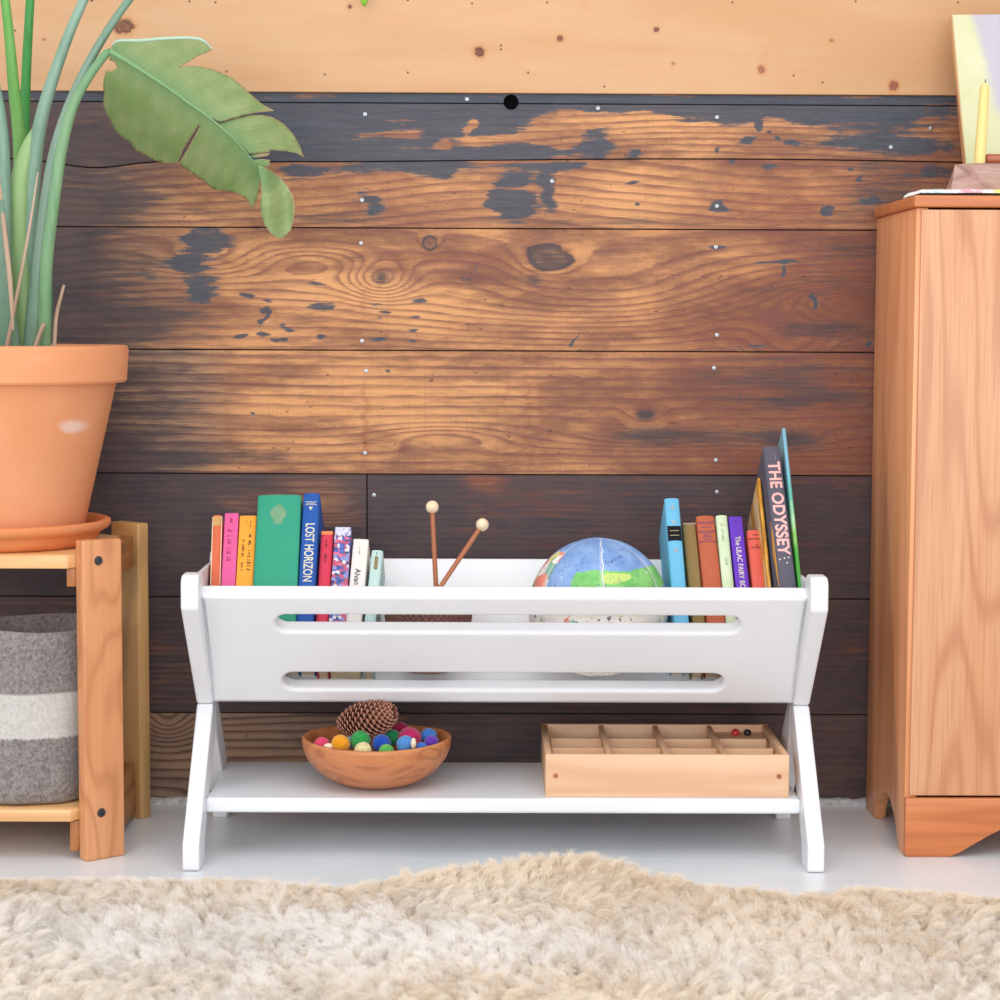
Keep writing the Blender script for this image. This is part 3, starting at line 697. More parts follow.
def mallet(top, bot, label):
    top, bot = Vector(top), Vector(bot); ax = (top-bot); Ln = ax.length
    o = thing('mallet', bot, label, 'mallet', 'wooden mallets in the trough'); o.rotation_euler = ax.to_track_quat('Z', 'Y').to_euler()
    obj('handle', lathe([(0, 0), (.0034, .0006), (.0037, .003), (.0037, Ln-.004), (0, Ln-.004)], 20), M_DOWEL, o)
    b = bmesh.new(); bmesh.ops.create_uvsphere(b, u_segments=28, v_segments=18, radius=.0098)
    for v in b.verts: v.co.z += Ln
    obj('ball_head', b, M_BEAD, o)
mallet((-.0795, 3.150, .5015), (-.068, 3.116, .285), 'nearly upright wooden mallet with pale ball head, left of the pair')
mallet((-.004, 3.150, .475), (-.112, 3.098, .318), 'slanting wooden mallet with pale ball head, leaning right')

# ------------------------------------------------------------------ fabric globe
def globe():
    gc = Vector((.169, 3.121, .3545)); R_ = .104
    b = bmesh.new(); bmesh.ops.create_uvsphere(b, u_segments=160, v_segments=100, radius=1)
    me = bpy.data.meshes.new('g'); b.to_mesh(me); b.free()
    co = np.empty(len(me.vertices)*3); me.vertices.foreach_get('co', co); co = co.reshape(-1, 3)
    n = co.copy(); az = np.arctan2(n[:, 0], -n[:, 1])           # 0 faces the camera, + to the right
    el = np.arcsin(np.clip(n[:, 2], -1, 1))
    # four gores: seams pinch the stuffing inwards
    seam = np.abs((az-.02+math.pi/6) % (math.pi/3)-math.pi/6)
    rad = 1-.028*np.exp(-(seam/.06)**2)*np.cos(el)**.5 - .02*np.sin(az*3+1)*np.cos(el)
    rad += .012*(fbm(az*4+9, el*5, 77, 3)-.5)
    shape = n*rad[:, None]
    shape[:, 0] *= 1.0+.05*(n[:, 2] < 0)*(-n[:, 2])
    shape[:, 0] += .06*np.clip(-n[:, 2]+.1, 0, 1)*0
    W_ = shape*R_+np.array(gc)
    for sg in (-1, 1):      # the stuffing flattens against both boards of the trough
        d_ = -sg*(W_[:, 1]-YC)*CN+(W_[:, 2]-.2145)*SN
        W_ = W_ + np.maximum(.0015-d_, 0)[:, None]*np.array([0, -sg*CN, SN])
    me.vertices.foreach_set('co', (W_-np.array(gc)).reshape(-1))
    lnd = fbm(az*2.1+3, el*3.2+2, 5, 4)
    el2 = el + .10*(fbm(az*6, el*6, 3)-.5)
    land = np.exp(-((el2-.50)/.19)**4)*np.clip(1.15-np.exp(-((az+.62)/.22)**2), 0, 1)*((az > -.62) | (az < -1.2))
    yel = np.exp(-((az-.28)/.30)**4-((el2-.56)/.085)**4)
    leftc = np.exp(-((az+1.2)/.3)**4)*(el < .95)*(el > -.1)
    low = sstep(-el2, -.30, -.16)
    seamw = np.exp(-(seam/.018)**2)
    attr_set(me, 'land', np.clip(land, 0, 1)); attr_set(me, 'yel', yel); attr_set(me, 'lft', leftc); attr_set(me, 'low', low); attr_set(me, 'seam', seamw)
    m = NT('printed world map fabric'); nz = m.noise(m.coord((1, 1, 1)), 26, 5, .65); n2 = m.noise(m.coord((1, 1, 1)), 120, 3, .6)
    v = m.n('ShaderNodeTexVoronoi'); m.put(v.inputs['Vector'], m.coord()); v.inputs['Scale'].default_value = 55
    c = m.mix(m.step(nz, .3, .7), lin('#6f94cc'), lin('#93b0dc'))
    c = m.mix(m.step(m.math('ADD', m.attr('land'), m.math('MULTIPLY', m.math('SUBTRACT', nz, .5), .8)), .5, .56), c, m.mix(m.step(nz, .4, .6), lin('#6fb868'), lin('#8ccc78')))
    c = m.mix(m.step(m.math('ADD', m.attr('yel'), m.math('MULTIPLY', m.math('SUBTRACT', nz, .5), .5)), .5, .6), c, lin('#c4da7c'))
    rr = m.n('ShaderNodeValToRGB'); m.put(rr.inputs[0], v.outputs['Color']); cr = rr.color_ramp; cr.interpolation = 'CONSTANT'
    cr.elements[0].position = 0; cr.elements[0].color = lin('#7fae9a'); cr.elements[1].position = .3; cr.elements[1].color = lin('#e0d890')
    for p, q_ in ((.45, '#e08878'), (.6, '#e8e0dc'), (.75, '#7ab070'), (.85, '#d07a8c')): q = cr.elements.new(p); q.color = lin(q_)
    c = m.mix(m.step(m.attr('lft'), .4, .5), c, rr.outputs[0])
    lowc = m.mix(m.step(nz, .55, .6), lin('#e8e2da'), rr.outputs[0])
    lowc = m.mix(m.step(n2, .62, .66), lowc, lin('#7a7478'))
    c = m.mix(m.step(m.math('ADD', m.attr('low'), m.math('MULTIPLY', m.math('SUBTRACT', nz, .5), .9)), .5, .6), c, lowc)
    n4 = m.noise(m.coord((1, 1, 2.2)), 170, 2, .5); c = m.mix(m.step(n4, .64, .68, 0, .6), c, lin('#4a5c88')); c = m.mix(m.step(nz, .68, .7, 0, .6), c, lin('#dfe6ee'))
    c = m.mix(m.math('MULTIPLY', m.attr('seam'), .75), c, lin('#e8ecf2'))
    m.bump(m.math('ADD', n2, m.math('MULTIPLY', nz, 2)), .3, .001)
    mat = m.done(c, .85, .2)
    g = thing('globe_cushion', gc, 'stuffed fabric globe printed with a world map, sitting in the white trough', 'globe')
    o = link('cushion', me, mat, g)
    tg = plain('white ribbon tag', '#f2f2f4', .6)
    pts = [Vector((.0, -math.cos(e_)*.1045*(1-.028), math.sin(e_)*.1045*(1-.028*math.cos(e_)**.5))) for e_ in np.linspace(1.5, .35, 12)]
    obj('seam_cord', tube([p+Vector((.003+.0012*math.sin(i*2.), 0, 0)) for i, p in enumerate(pts)], [.0008]*12, 8), tg, g)
    # country letters printed across the ocean-blue panel
    ink = plain('map ink', '#56689c', .8)
    for i, chh in enumerate('RUSSIA'):
        a_ = .06+i*.088; e_ = .80+i*.022
        d = Vector((math.sin(a_)*math.cos(e_), -math.cos(a_)*math.cos(e_), math.sin(e_)))
        k = 1-.028*math.exp(-((abs((a_-.02+math.pi/6) % (math.pi/3)-math.pi/6))/.06)**2)-.02*math.sin(a_*3+1)*math.cos(e_)
        t_ = text_mesh(chh, .0065, .0001); q = d.to_track_quat('Z', 'Y')
        t_.transform(Matrix.Translation(d*(R_*k+.0008)) @ q.to_matrix().to_4x4()); link('printed_letter', t_, ink, g, False)
globe()

# ------------------------------------------------------------------ bowl, felt balls, pinecone
BC = Vector((-.1605, 3.096, .0902))
Rb, Hb = .1115, .069
prof = [(0, .0), (.040, .0), (.042, .001)] + [(.041+(Rb-.041)*math.sin(t*math.pi/2), .001+Hb*t**1.5) for t in np.linspace(.05, 1, 22)]
prof += [(Rb-.0015, Hb+.0028), (Rb-.004, Hb+.0032), (Rb-.0065, Hb+.001)]
inner = [(.034+(Rb-.0075-.034)*math.sin(t*math.pi/2), .010+(Hb-.010)*t**1.5) for t in np.linspace(.95, .05, 18)]
prof += inner + [(.02, .0095), (0, .0095)]
def bowlshape(v):
    k = v.z/Hb; return Vector((v.x, v.y*.97, v.z*(1+.0*k)+.0015*k*math.cos(2*math.atan2(v.y, v.x))))
M_BOWL = wood('turned reddish bowl wood', '#d08a5a', '#c67c4c', '#a8623a', 'X', rings=5, cross=26, stretch=1.5, rough=.38)
o = obj('wooden_bowl', lathe(prof, 96, fn=bowlshape), M_BOWL, ang=60); o.location = BC
tag(o, 'reddish turned wooden bowl full of felt balls on the white shelf', 'bowl')
def felt(col):
    m = NT('felt '+col); n = m.noise(m.coord(), 420, 3, .7); c = lin(col)
    m.bump(n, .8, .0012)
    m.b.inputs['Sheen Weight'].default_value = .35; m.b.inputs['Sheen Roughness'].default_value = .5
    return m.done(m.mix(m.step(n, .3, .7), tuple(x*.72 for x in c[:3])+(1,), tuple(min(1, x*1.2) for x in c[:3])+(1,)), .95, .1)
def lump(name, r, mat, loc, label, cat='ball', group='felt balls in the wooden bowl', sq=(1, 1, 1), parent=None):
    b = bmesh.new(); bmesh.ops.create_icosphere(b, subdivisions=4, radius=r)
    for v in b.verts:
        n = mnoise.noise(v.co*70+Vector(loc)*50)*.05+mnoise.noise(v.co*260)*.02
        v.co = Vector((v.co.x*sq[0], v.co.y*sq[1], v.co.z*sq[2]))*(1+n)
    o = obj(name, b, mat); o.location = loc
    if label: tag(o, label, cat, group)
    return o
balls = [  # px, py, r_px, depth, colour, label
 (322, 745.5, 8.5, 3.078, '#e8466e', 'pink felt ball at the far left of the bowl'),
 (340.5, 744, 9.6, 3.062, '#f5a020', 'yellow-orange felt ball in the bowl'),
 (360.5, 740.5, 10.2, 3.072, '#2f9a4a', 'green felt ball in front of the pinecone'),
 (381.5, 743.5, 9.6, 3.072, '#2350b4', 'deep blue felt ball in the middle of the bowl'),
 (363, 750.5, 8.8, 3.040, '#e8d8a0', 'cream felt ball low at the front rim of the bowl'),
 (386.5, 752, 8, 3.040, '#5cae50', 'light green felt ball peeping over the front rim'),
 (409.5, 739.5, 12.6, 3.10, '#c02860', 'large crimson-pink felt ball, biggest in the bowl'),
 (405.5, 744.5, 9.2, 3.056, '#5490d4', 'light blue felt ball in front of the crimson one'),
 (428.5, 737, 8.8, 3.118, '#3c7ccc', 'mid blue felt ball near the right rim, behind the purple one'),
 (431.5, 742.5, 7.6, 3.088, '#6a3cb4', 'purple felt ball at the right side of the bowl'),
 (392, 737.5, 8.6, 3.100, '#1f7848', 'dark green felt ball behind the deep blue one'),
 (421.5, 748, 6, 3.062, '#3f78d0', 'small blue felt ball beside the pale wooden peg'),
 (400, 730.5, 9, 3.150, '#b02050', 'dark red felt ball at the back of the bowl'),
 (352, 742, 6.5, 3.095, '#7ab8c0', 'small pale teal felt ball between yellow and green balls'),
]
for px, py, rp, y, colr, lab in balls:
    p = P(px, py, y); lump('felt_ball', rp*y/FPX, felt(colr), p, lab)
p = P(413.5, 743.5, 3.040)
lump('wooden_peg', .0066, M_BEAD, p, 'small pale wooden peg standing among the blue felt balls', 'peg', 'wooden bits in the bowl', (.62, .6, 1.25))
lump('wooden_peg', .0066, M_BEAD, P(328.5, 746.5, 3.056), 'small pale wooden disc beside the pink felt ball', 'peg', 'wooden bits in the bowl', (1.1, .7, .75))

def pinecone():
    m = NT('pinecone scales'); a = m.attr('tip'); n = m.noise(m.coord(), 150, 3)
    c = m.mix(m.step(m.math('ADD', a, m.math('MULTIPLY', m.math('SUBTRACT', n, .5), .5)), .3, .9), lin('#63382e'), lin('#bb8068'))
    c = m.mix(m.step(a, .88, 1.0), c, lin('#dcb49c')); mat = m.done(c, .7)
    Lc = .086; co = []; fa = []; tip = []; N = 230
    b = bmesh.new()
    lay = b.verts.layers.float.new('tip')
    def rad(t): return .0270*math.sin(math.pi*min(1, (t*.80+.07)))**.75
    # core
    core = lathe([(0, -.002)]+[(rad(t)*.62, t*Lc) for t in np.linspace(.02, .98, 16)]+[(0, Lc+.001)], 20)
    me = bpy.data.meshes.new('t'); core.to_mesh(me); core.free(); b.from_mesh(me); bpy.data.meshes.remove(me)
    for i in range(N):
        t = (i+.5)/N; a = i*2.399963; z = t*Lc; r = rad(t)
        d = Vector((math.cos(a), math.sin(a), 0)); s = Vector((-math.sin(a), math.cos(a), 0)); up = Vector((0, 0, 1))
        k = .45+.75*math.sin(math.pi*(.1+.8*t)); w_ = .0046*k+.001; ln = r*.55
        lift = .25+1.1*t
        ax = (d*math.cos(lift*.8)+up*math.sin(lift*.8)).normalized(); nn = s.cross(ax).normalized()
        base = d*r*.52+up*(z-.003)
        pts = [(-.35, 0, 0), (.35, 0, 0), (.62, .55, .1), (.85, .85, .0), (.45, 1.1, -.18), (0, 1.22, -.3), (-.45, 1.1, -.18), (-.85, .85, 0), (-.62, .55, .1)]
        vt = []; vb = []
        for (u_, v_, h_) in pts:
            q = base+s*u_*w_+ax*v_*ln*1.12+nn*h_*.004
            x1 = b.verts.new(q+nn*.0005); x1[lay] = max(0, (v_-.3)/.9); vt.append(x1)
            x2 = b.verts.new(q-nn*.0009); x2[lay] = max(0, (v_-.3)/.9)*.8; vb.append(x2)
        b.faces.new(vt); b.faces.new(vb[::-1])
        for q in range(len(pts)): b.faces.new((vt[q], vb[q], vb[(q+1) % len(pts)], vt[(q+1) % len(pts)]))
    me = bpy.data.meshes.new('pinecone'); bmesh.ops.recalc_face_normals(b, faces=b.faces); b.to_mesh(me); b.free()
    o = link('pinecone', me, mat, None, True, 30)
    ctr = P(366, 719, 3.095); ax = Vector((.90, -.30, .26)).normalized()
    o.rotation_euler = ax.to_track_quat('Z', 'Y').to_euler(); o.location = ctr-ax*Lc*.5
    tag(o, 'brown pinecone lying on top of the felt balls in the bowl', 'pinecone')
pinecone()

# ------------------------------------------------------------------ compartment box
M_MAPLE = wood('pale maple', '#eac4a0', '#e4b894', '#cf9c78', 'X', rings=5, cross=9, stretch=1.6, rough=.45, fiber=.2, ringamt=.4)
bx = thing('compartment_box', (.267, 3.013, .0902), 'pale wooden tray box with twelve compartments at the right of the white shelf', 'box')
bw, bd, bh, bt = .1775, .241, .0625, .009
obj('front_board', box(-bw, bw, 0, bt, 0, bh, .0012), M_MAPLE, bx)
obj('back_board', box(-bw, bw, bd-bt, bd, 0, bh, .0012), M_MAPLE, bx)
M_MAPLE_Y = wood('pale maple side grain', '#e4bc96', '#d8aa84', '#c4946c', 'Y', rings=5, cross=9, stretch=1.6, rough=.45, fiber=.2, ringamt=.4)
for s in (-1, 1): obj('side_board', box(min(s*bw, s*(bw-bt)), max(s*bw, s*(bw-bt)), bt, bd-bt, 0, bh, .0012), M_MAPLE_Y, bx)
obj('bottom_board', box(-bw+bt, bw-bt, bt, bd-bt, .003, .007, 0), M_MAPLE, bx)
for k in (-1, 0, 1):
    xk = k*(bw-bt)/2; obj('divider', box(xk-.0035, xk+.0035, bt, bd-bt, .007, bh-.001, .0006, 1), M_MAPLE_Y, bx)
xs_ = [-(bw-bt), -(bw-bt)/2, 0, (bw-bt)/2, (bw-bt)]
for k in (1, 2):
    yk = bt+(bd-2*bt)*k/3
    for a, b_ in zip(xs_, xs_[1:]):
        obj('cross_slat', box(a+.0036, b_-.0036, yk-.0035, yk+.0035, .007, bh-.007, .0006, 1), M_MAPLE, bx)
M_PLUG = wood('reddish dowel plug', '#c07850', '#b06a44', '#985838', 'Y', rings=4, cross=60)
for s in (-1, 1):
    obj('dowel_plug', lathe([(0, .0009), (.0032, .0009), (.0037, .0003), (.0037, -.002)], 20, fn=lambda v, s=s: Vector((v.x+s*.163, -v.z, v.y+.031))), M_PLUG, bx)
red_m = plain('red lacquer', '#c83830', .3); blk_m = plain('black lacquer', '#242830', .3)
_bz = P(735.5, 732.5, 3.21).z-.0902-.0060
obj('raised_floor', box(xs_[3]+.0042, xs_[4]-.0002, bt+(bd-2*bt)*2/3+.004, bd-bt-.0002, .0072, _bz, .0004, 1), M_MAPLE, bx)
def bead(px, py, y, r, mat, lab):
    p = P(px, py, y); b = bmesh.new(); bmesh.ops.create_uvsphere(b, u_segments=24, v_segments=14, radius=r)
    o = obj('bead', b, mat); o.location = p; o.scale = (1, 1, .85); tag(o, lab, 'bead', 'beads in the compartment box')
bead(735.5, 732.5, 3.21, .0068, red_m, 'small red bead in the back right compartment of the wooden box')
bead(747.5, 732.5, 3.21, .0062, blk_m, 'small black bead in the back right compartment of the wooden box')

# ------------------------------------------------------------------ left shelf unit
M_POST = wood('warm maple post', '#dfa070', '#d69464', '#b37044', 'Z', rings=7, cross=15, stretch=3.2, seed=8, rough=.4, ringamt=.5, fiber=.2)
M_POSTL = wood('pale ash back post', '#dcae74', '#d0a064', '#98784a', 'Z', rings=6, cross=7, stretch=.9, seed=6, rough=.42, ringamt=.6, fiber=.2)
M_SHX = wood('pale shelf board', '#f0c28c', '#e8b47c', '#cf9458', 'X', rings=7, cross=12, stretch=.8, seed=2, rough=.4, ringamt=.5, fiber=.2)
M_RAIL = wood('brown side rail', '#b87a48', '#a86a3a', '#7e4c28', 'Y', rings=6, cross=14, stretch=1.2, seed=4)
UC = Vector((-.865, 3.14, 0)); hwU = UC.x*-1-.573   # distance from centre to the near corner of the front right post
un = thing('plant_stand', UC, 'wooden two-tier stand with angled corner posts under the potted plant, left of the white rack', 'stand')
fp = [(.292, -.160), (.341, -.120), (.327, -.103), (.278, -.143)]
def post(sx, sy, mat):
    pts = [(x*sx, y*sy) for x, y in fp]
    return obj('post', prism(pts, 0, .4655, 'Z', .0028, 3, ang=30), mat, un)
post(1, -1*-1, M_POST); 
post(1, -1, M_POSTL); post(-1, 1, M_POST); post(-1, -1, M_POSTL)
for z0, z1 in ((.425, .4448), (.0575, .0755)):
    pts = [(-.27, -.155), (.27, -.155), (.2775, -.143), (.3005, -.124), (.3005, .124), (.2775, .143), (.27, .155), (-.27, .155), (-.2775, .143), (-.3005, .124), (-.3005, -.124), (-.2775, -.143)]
    pts = [(x*.997, y) for x, y in pts]
    obj('shelf_board', prism(pts, z0, z1, 'Z', .0025, 2), M_SHX, un)
for s in (-1, 1):
    for z0, z1 in ((.398, .425), (.012, .0565)):
        zt_ = z1+(.022 if z1 > .2 else .034)
        bm = box(min(s*.301, s*.3185), max(s*.301, s*.3185), -.105, .105, z0, zt_, .001)
        obj('side_rail', prism([(s*.265, -.143), (s*.277, -.1425), (s*.319, -.106), (s*.319, .106), (s*.277, .1425), (s*.265, .143)], z0, z1, 'Z', .0015, bm=bm), M_RAIL, un)
M_BOLT = plain('dark steel bolt', '#4a4a50', .35, metal=.7)
nrm = Vector((.040, -.049, 0)).normalized()
for z in (.436, .069):
    c = Vector(((fp[0][0]+fp[1][0])/2-.005, (fp[0][1]+fp[1][1])/2-.0045, z))
    b = lathe([(0, .0004), (.0022, .0004), (.0024, .002), (.0052, .0022), (.0066, .0004), (.0068, -.002)], 24)
    q = nrm.to_track_quat('Z', 'Y').to_matrix().to_4x4(); b.transform(Matrix.Translation(c) @ q)
    obj('bolt', b, M_BOLT, un)

# ------------------------------------------------------------------ saucer, pot, plant
PX, PY = -.7235, 3.135
def terra(name, base, light):
    m = NT(name); n = m.noise(m.coord(), 5, 5, .6); n2 = m.noise(m.coord((1, 1, 3)), 14, 5, .7); g = m.noise(m.coord(), 300, 2)
    c = m.mix(m.step(n, .35, .7), lin(base), lin(light)); c = m.mix(m.step(n2, .55, .85, 0, .35), c, lin('#e2b49a'))
    geo = m.n('ShaderNodeTexCoord').outputs['Object']; s = m.n('ShaderNodeSeparateXYZ'); m.put(s.inputs[0], geo)
    p = P(63, 429, 2.97)-Vector((PX, PY, .4525))
    dx = m.math('DIVIDE', m.math('SUBTRACT', s.outputs[0], p.x), .020); dz = m.math('DIVIDE', m.math('SUBTRACT', s.outputs[2], p.z), .013)
    r = m.math('ADD', m.math('SQRT', m.math('ADD', m.math('MULTIPLY', dx, dx), m.math('MULTIPLY', dz, dz))), m.math('MULTIPLY', n2, .9))
    if name.startswith('terracotta pot'): c = m.mix(m.math('MULTIPLY', m.step(r, .7, 1.5, .7, 0), m.math('LESS_THAN', s.outputs[1], 0.0)), c, lin('#ecd2c8'))
    m.bump(m.math('ADD', n, m.math('MULTIPLY', g, .3)), .12, .001)
    return m.done(c, .7, .3)
M_POT = terra('terracotta pot clay', '#e09668', '#e6a276'); M_SAUC = terra('saucer clay', '#d8844f', '#df8f5c')
sau = obj('plant_saucer', lathe([(0, 0), (.128, 0), (.136, .003), (.143, .012), (.146, .0195), (.150, .021), (.158, .0255), (.1615, .031), (.1605, .0365), (.156, .0385), (.150, .037), (.142, .030), (.137, .012), (.128, .0075), (0, .0075)], 96), M_SAUC, ang=50)
sau.location = (PX, PY, .4449); tag(sau, 'round terracotta saucer under the big pot on the wooden stand', 'saucer')
plant = thing('potted_plant', (PX, PY, .4526), 'large terracotta pot with tall green plant whose torn leaf droops right', 'potted plant')
obj('pot', lathe([(0, 0), (.110, 0), (.1175, .004), (.120, .010), (.170, .2285), (.1725, .234), (.1845, .235), (.187, .2385), (.190, .283), (.1885, .2885), (.1835, .290), (.1785, .2885), (.1765, .282), (.170, .26), (.166, .243), (0, .243)], 128), M_POT, plant, ang=28)
b = bmesh.new(); bmesh.ops.create_grid(b, x_segments=60, y_segments=60, size=.168)
for v in list(b.verts):
    r = math.hypot(v.co.x, v.co.y)
    if r > .167: b.verts.remove(v)
for v in b.verts: v.co.z = .247+.006*mnoise.noise(v.co*40)+.003*mnoise.noise(v.co*150)
obj('soil', b, plain('dark potting soil', '#3a2a20', .95, .2, 80, .8), plant)

def stemmat(name, a, b_, c_):
    m = NT(name); n = m.noise(m.coord((120, 120, 3)), 1, 3); n2 = m.noise(m.coord((6, 6, 4)), 1, 3)
    c = m.mix(m.step(n2, .3, .7), lin(a), lin(b_)); c = m.mix(m.step(n, .5, .8, 0, .5), c, lin(c_))
    m.b.inputs['Subsurface Weight'].default_value = 0
    return m.done(c, .42, .4)
G1 = stemmat('bright green stalk', '#66a650', '#7fb264', '#3f8c38'); G2 = stemmat('mid green stalk', '#3f8f44', '#4c9c50', '#2c7034')
G3 = stemmat('blue green stalk', '#769884', '#8aa894', '#507e66'); G4 = stemmat('grey green stalk', '#6e9078', '#84998a', '#4e765e'); G5 = stemmat('pale green stalk', '#709a70', '#82a67c', '#528060')
GD = stemmat('dark green stalk', '#3c7458', '#4c8468', '#2a5c44'); GS = stemmat('yellow green sheath', '#8fae74', '#9aba80', '#749c64'); DRY = stemmat('dry brown fibre', '#b09078', '#c8b09a', '#7a5c48')
off0 = Vector((PX, PY, .4526))
def stalk(name, pts, radii, mat, flat=1.0, groove=.15):
    q = [P(a, b_, y)-off0 for a, b_, y in pts]
    return obj(name, tube(q, [r*3.0/FPX for r in radii], 16, n=10, flat=flat, groove=groove), mat, plant)
stalk('stalk', [(-2, -60, 3.0), (8, 25, 3.03), (14, 90, 3.06), (20, 150, 3.09), (20, 240, 3.12), (18, 352, 3.13)], [4, 5, 6, 7, 8, 9], G1)
stalk('stalk', [(34, -60, 3.08), (29, 20, 3.09), (26, 80, 3.11), (24, 150, 3.13), (24, 240, 3.14), (22, 352, 3.14)], [4.2, 4.6, 5, 6, 8, 9], G2)
stalk('stalk', [(112, -60, 3.02), (80, 8, 3.02), (60, 58, 3.03), (43, 112, 3.04), (34, 165, 3.06), (30, 230, 3.08), (32, 300, 3.10), (30, 352, 3.11)], [4.2, 4.8, 5.6, 6.8, 8, 9, 10, 10], G3)
stalk('leaf_sheath', [(38, 122, 3.045), (26, 150, 3.05), (18, 190, 3.06), (17, 250, 3.08), (22, 310, 3.09), (24, 352, 3.10)], [1.5, 6, 10, 13, 14, 13], GS, .5)
stalk('stalk', [(160, -35, 3.04), (129, 0, 3.03), (103, 38, 3.02), (80, 80, 3.02), (63, 122, 3.02), (52, 165, 3.03), (43, 230, 3.05), (36, 300, 3.07), (32, 352, 3.09)], [3.4, 3.8, 4.2, 4.6, 5.2, 6, 7.5, 9, 9.5], G4)
stalk('leaf_stalk', [(110, 51, 2.985), (104, 56, 2.99), (88, 78, 3.0), (73, 106, 3.01), (62, 146, 3.02), (54, 200, 3.03), (46, 270, 3.05), (44, 352, 3.08)], [3.2, 4.2, 4.6, 5.2, 6, 6, 6.5, 7], G5)
stalk('stalk', [(-30, -40, 3.0), (-8, 70, 3.02), (2, 130, 3.03), (4, 200, 3.05), (4, 300, 3.08), (10, 352, 3.1)], [4, 5, 6, 7, 9, 10], G3)
stalk('stalk', [(-60, -20, 3.15), (-38, 120, 3.14), (-20, 250, 3.13), (-5, 352, 3.12)], [4, 5, 7, 9], G2)
stalk('leaf_sheath', [(47, 235, 3.09), (47, 270, 3.10), (46, 310, 3.11), (43, 352, 3.12)], [3, 5.5, 7.5, 7], GD, .6)
stalk('leaf_sheath', [(2, 200, 3.0), (3, 250, 3.03), (5, 300, 3.06), (10, 352, 3.08)], [2, 7, 10, 11], G4, .5)
stalk('dry_fibre', [(38, 172, 3.03), (30, 225, 3.035), (18, 290, 3.045), (6, 352, 3.06)], [.8, 1.5, 1.8, 2.4], DRY)
stalk('dry_fibre', [(-2, 170, 3.0), (4, 225, 3.01), (10, 280, 3.02), (13, 330, 3.03)], [1, 2.4, 2.6, 1.5], DRY)
stalk('dry_fibre', [(64, 285, 3.07), (61, 296, 3.07), (56, 318, 3.075), (54, 352, 3.08)], [1.5, 1.8, 2.2, 2.2], DRY)
stalk('dry_fibre', [(44, 324, 3.05), (39, 336, 3.055), (34, 352, 3.06)], [2.4, 2.4, 2.6], DRY)

# big torn leaf
def leafmat():
    m = NT('torn banana-like leaf'); v = m.attr('vein'); d = m.attr('mid'); n = m.noise(m.coord((9, 9, 9)), 2, 4, .6)
    c = m.mix(m.step(n, .3, .7), lin('#8ba264'), lin('#a4b47c'))
    vs_ = m.math('MULTIPLY_ADD', m.math('SINE', m.math('MULTIPLY', v, 900)), .5, .5); v2 = m.math('MULTIPLY_ADD', m.math('SINE', m.math('MULTIPLY', v, 210)), .5, .5)
    c = m.mix(m.math('MULTIPLY', vs_, .12), c, lin('#5c8c48')); c = m.mix(m.math('MULTIPLY', v2, .15), c, lin('#6b9a58'))
    c = m.mix(m.step(d, .0, .03, .55, 0), c, lin('#6c9c64'))
    c = m.mix(m.step(m.attr('edge'), .0, .0022, .8, 0), c, lin('#b89c78'))
    sp = m.noise(m.coord((40, 40, 40)), 2, 2, .5); c = m.mix(m.step(sp, .68, .75, 0, .3), c, lin('#9c8c68'))
    m.bump(m.math('ADD', m.math('MULTIPLY', vs_, .6), v2), .25, .001)
    tr = m.n('ShaderNodeBsdfTranslucent'); m.put(tr.inputs[0], c); mx = m.n('ShaderNodeMixShader'); mx.inputs[0].default_value = .18
    m.done(c, .42, .45); out = m.t.nodes['Material Output']
    m.t.links.new(m.b.outputs[0], mx.inputs[1]); m.t.links.new(tr.outputs[0], mx.inputs[2]); m.t.links.new(mx.outputs[0], out.inputs[0])
    return m.m
M_LEAF = leafmat()
MID = [(110, 51), (130, 63), (150, 76), (171, 90), (190, 104), (207, 116), (222, 128), (236, 141), (248, 155), (256, 165), (263, 176)]
def mid_near(x, y):
    best = (1e9, 0, 0); acc = 0
    for (x0, y0), (x1, y1) in zip(MID, MID[1:]):
        L2 = (x1-x0)**2+(y1-y0)**2; t = ((x-x0)*(x1-x0)+(y-y0)*(y1-y0))/L2; tc = min(1, max(0, t))
        dx, dy = x-(x0+tc*(x1-x0)), y-(y0+tc*(y1-y0)); d = math.hypot(dx, dy); s = (x1-x0)*dy-(y1-y0)*dx
        if d < best[0]: best = (d, math.copysign(1, s), acc+tc*math.sqrt(L2))
        acc += math.sqrt(L2)
    return best
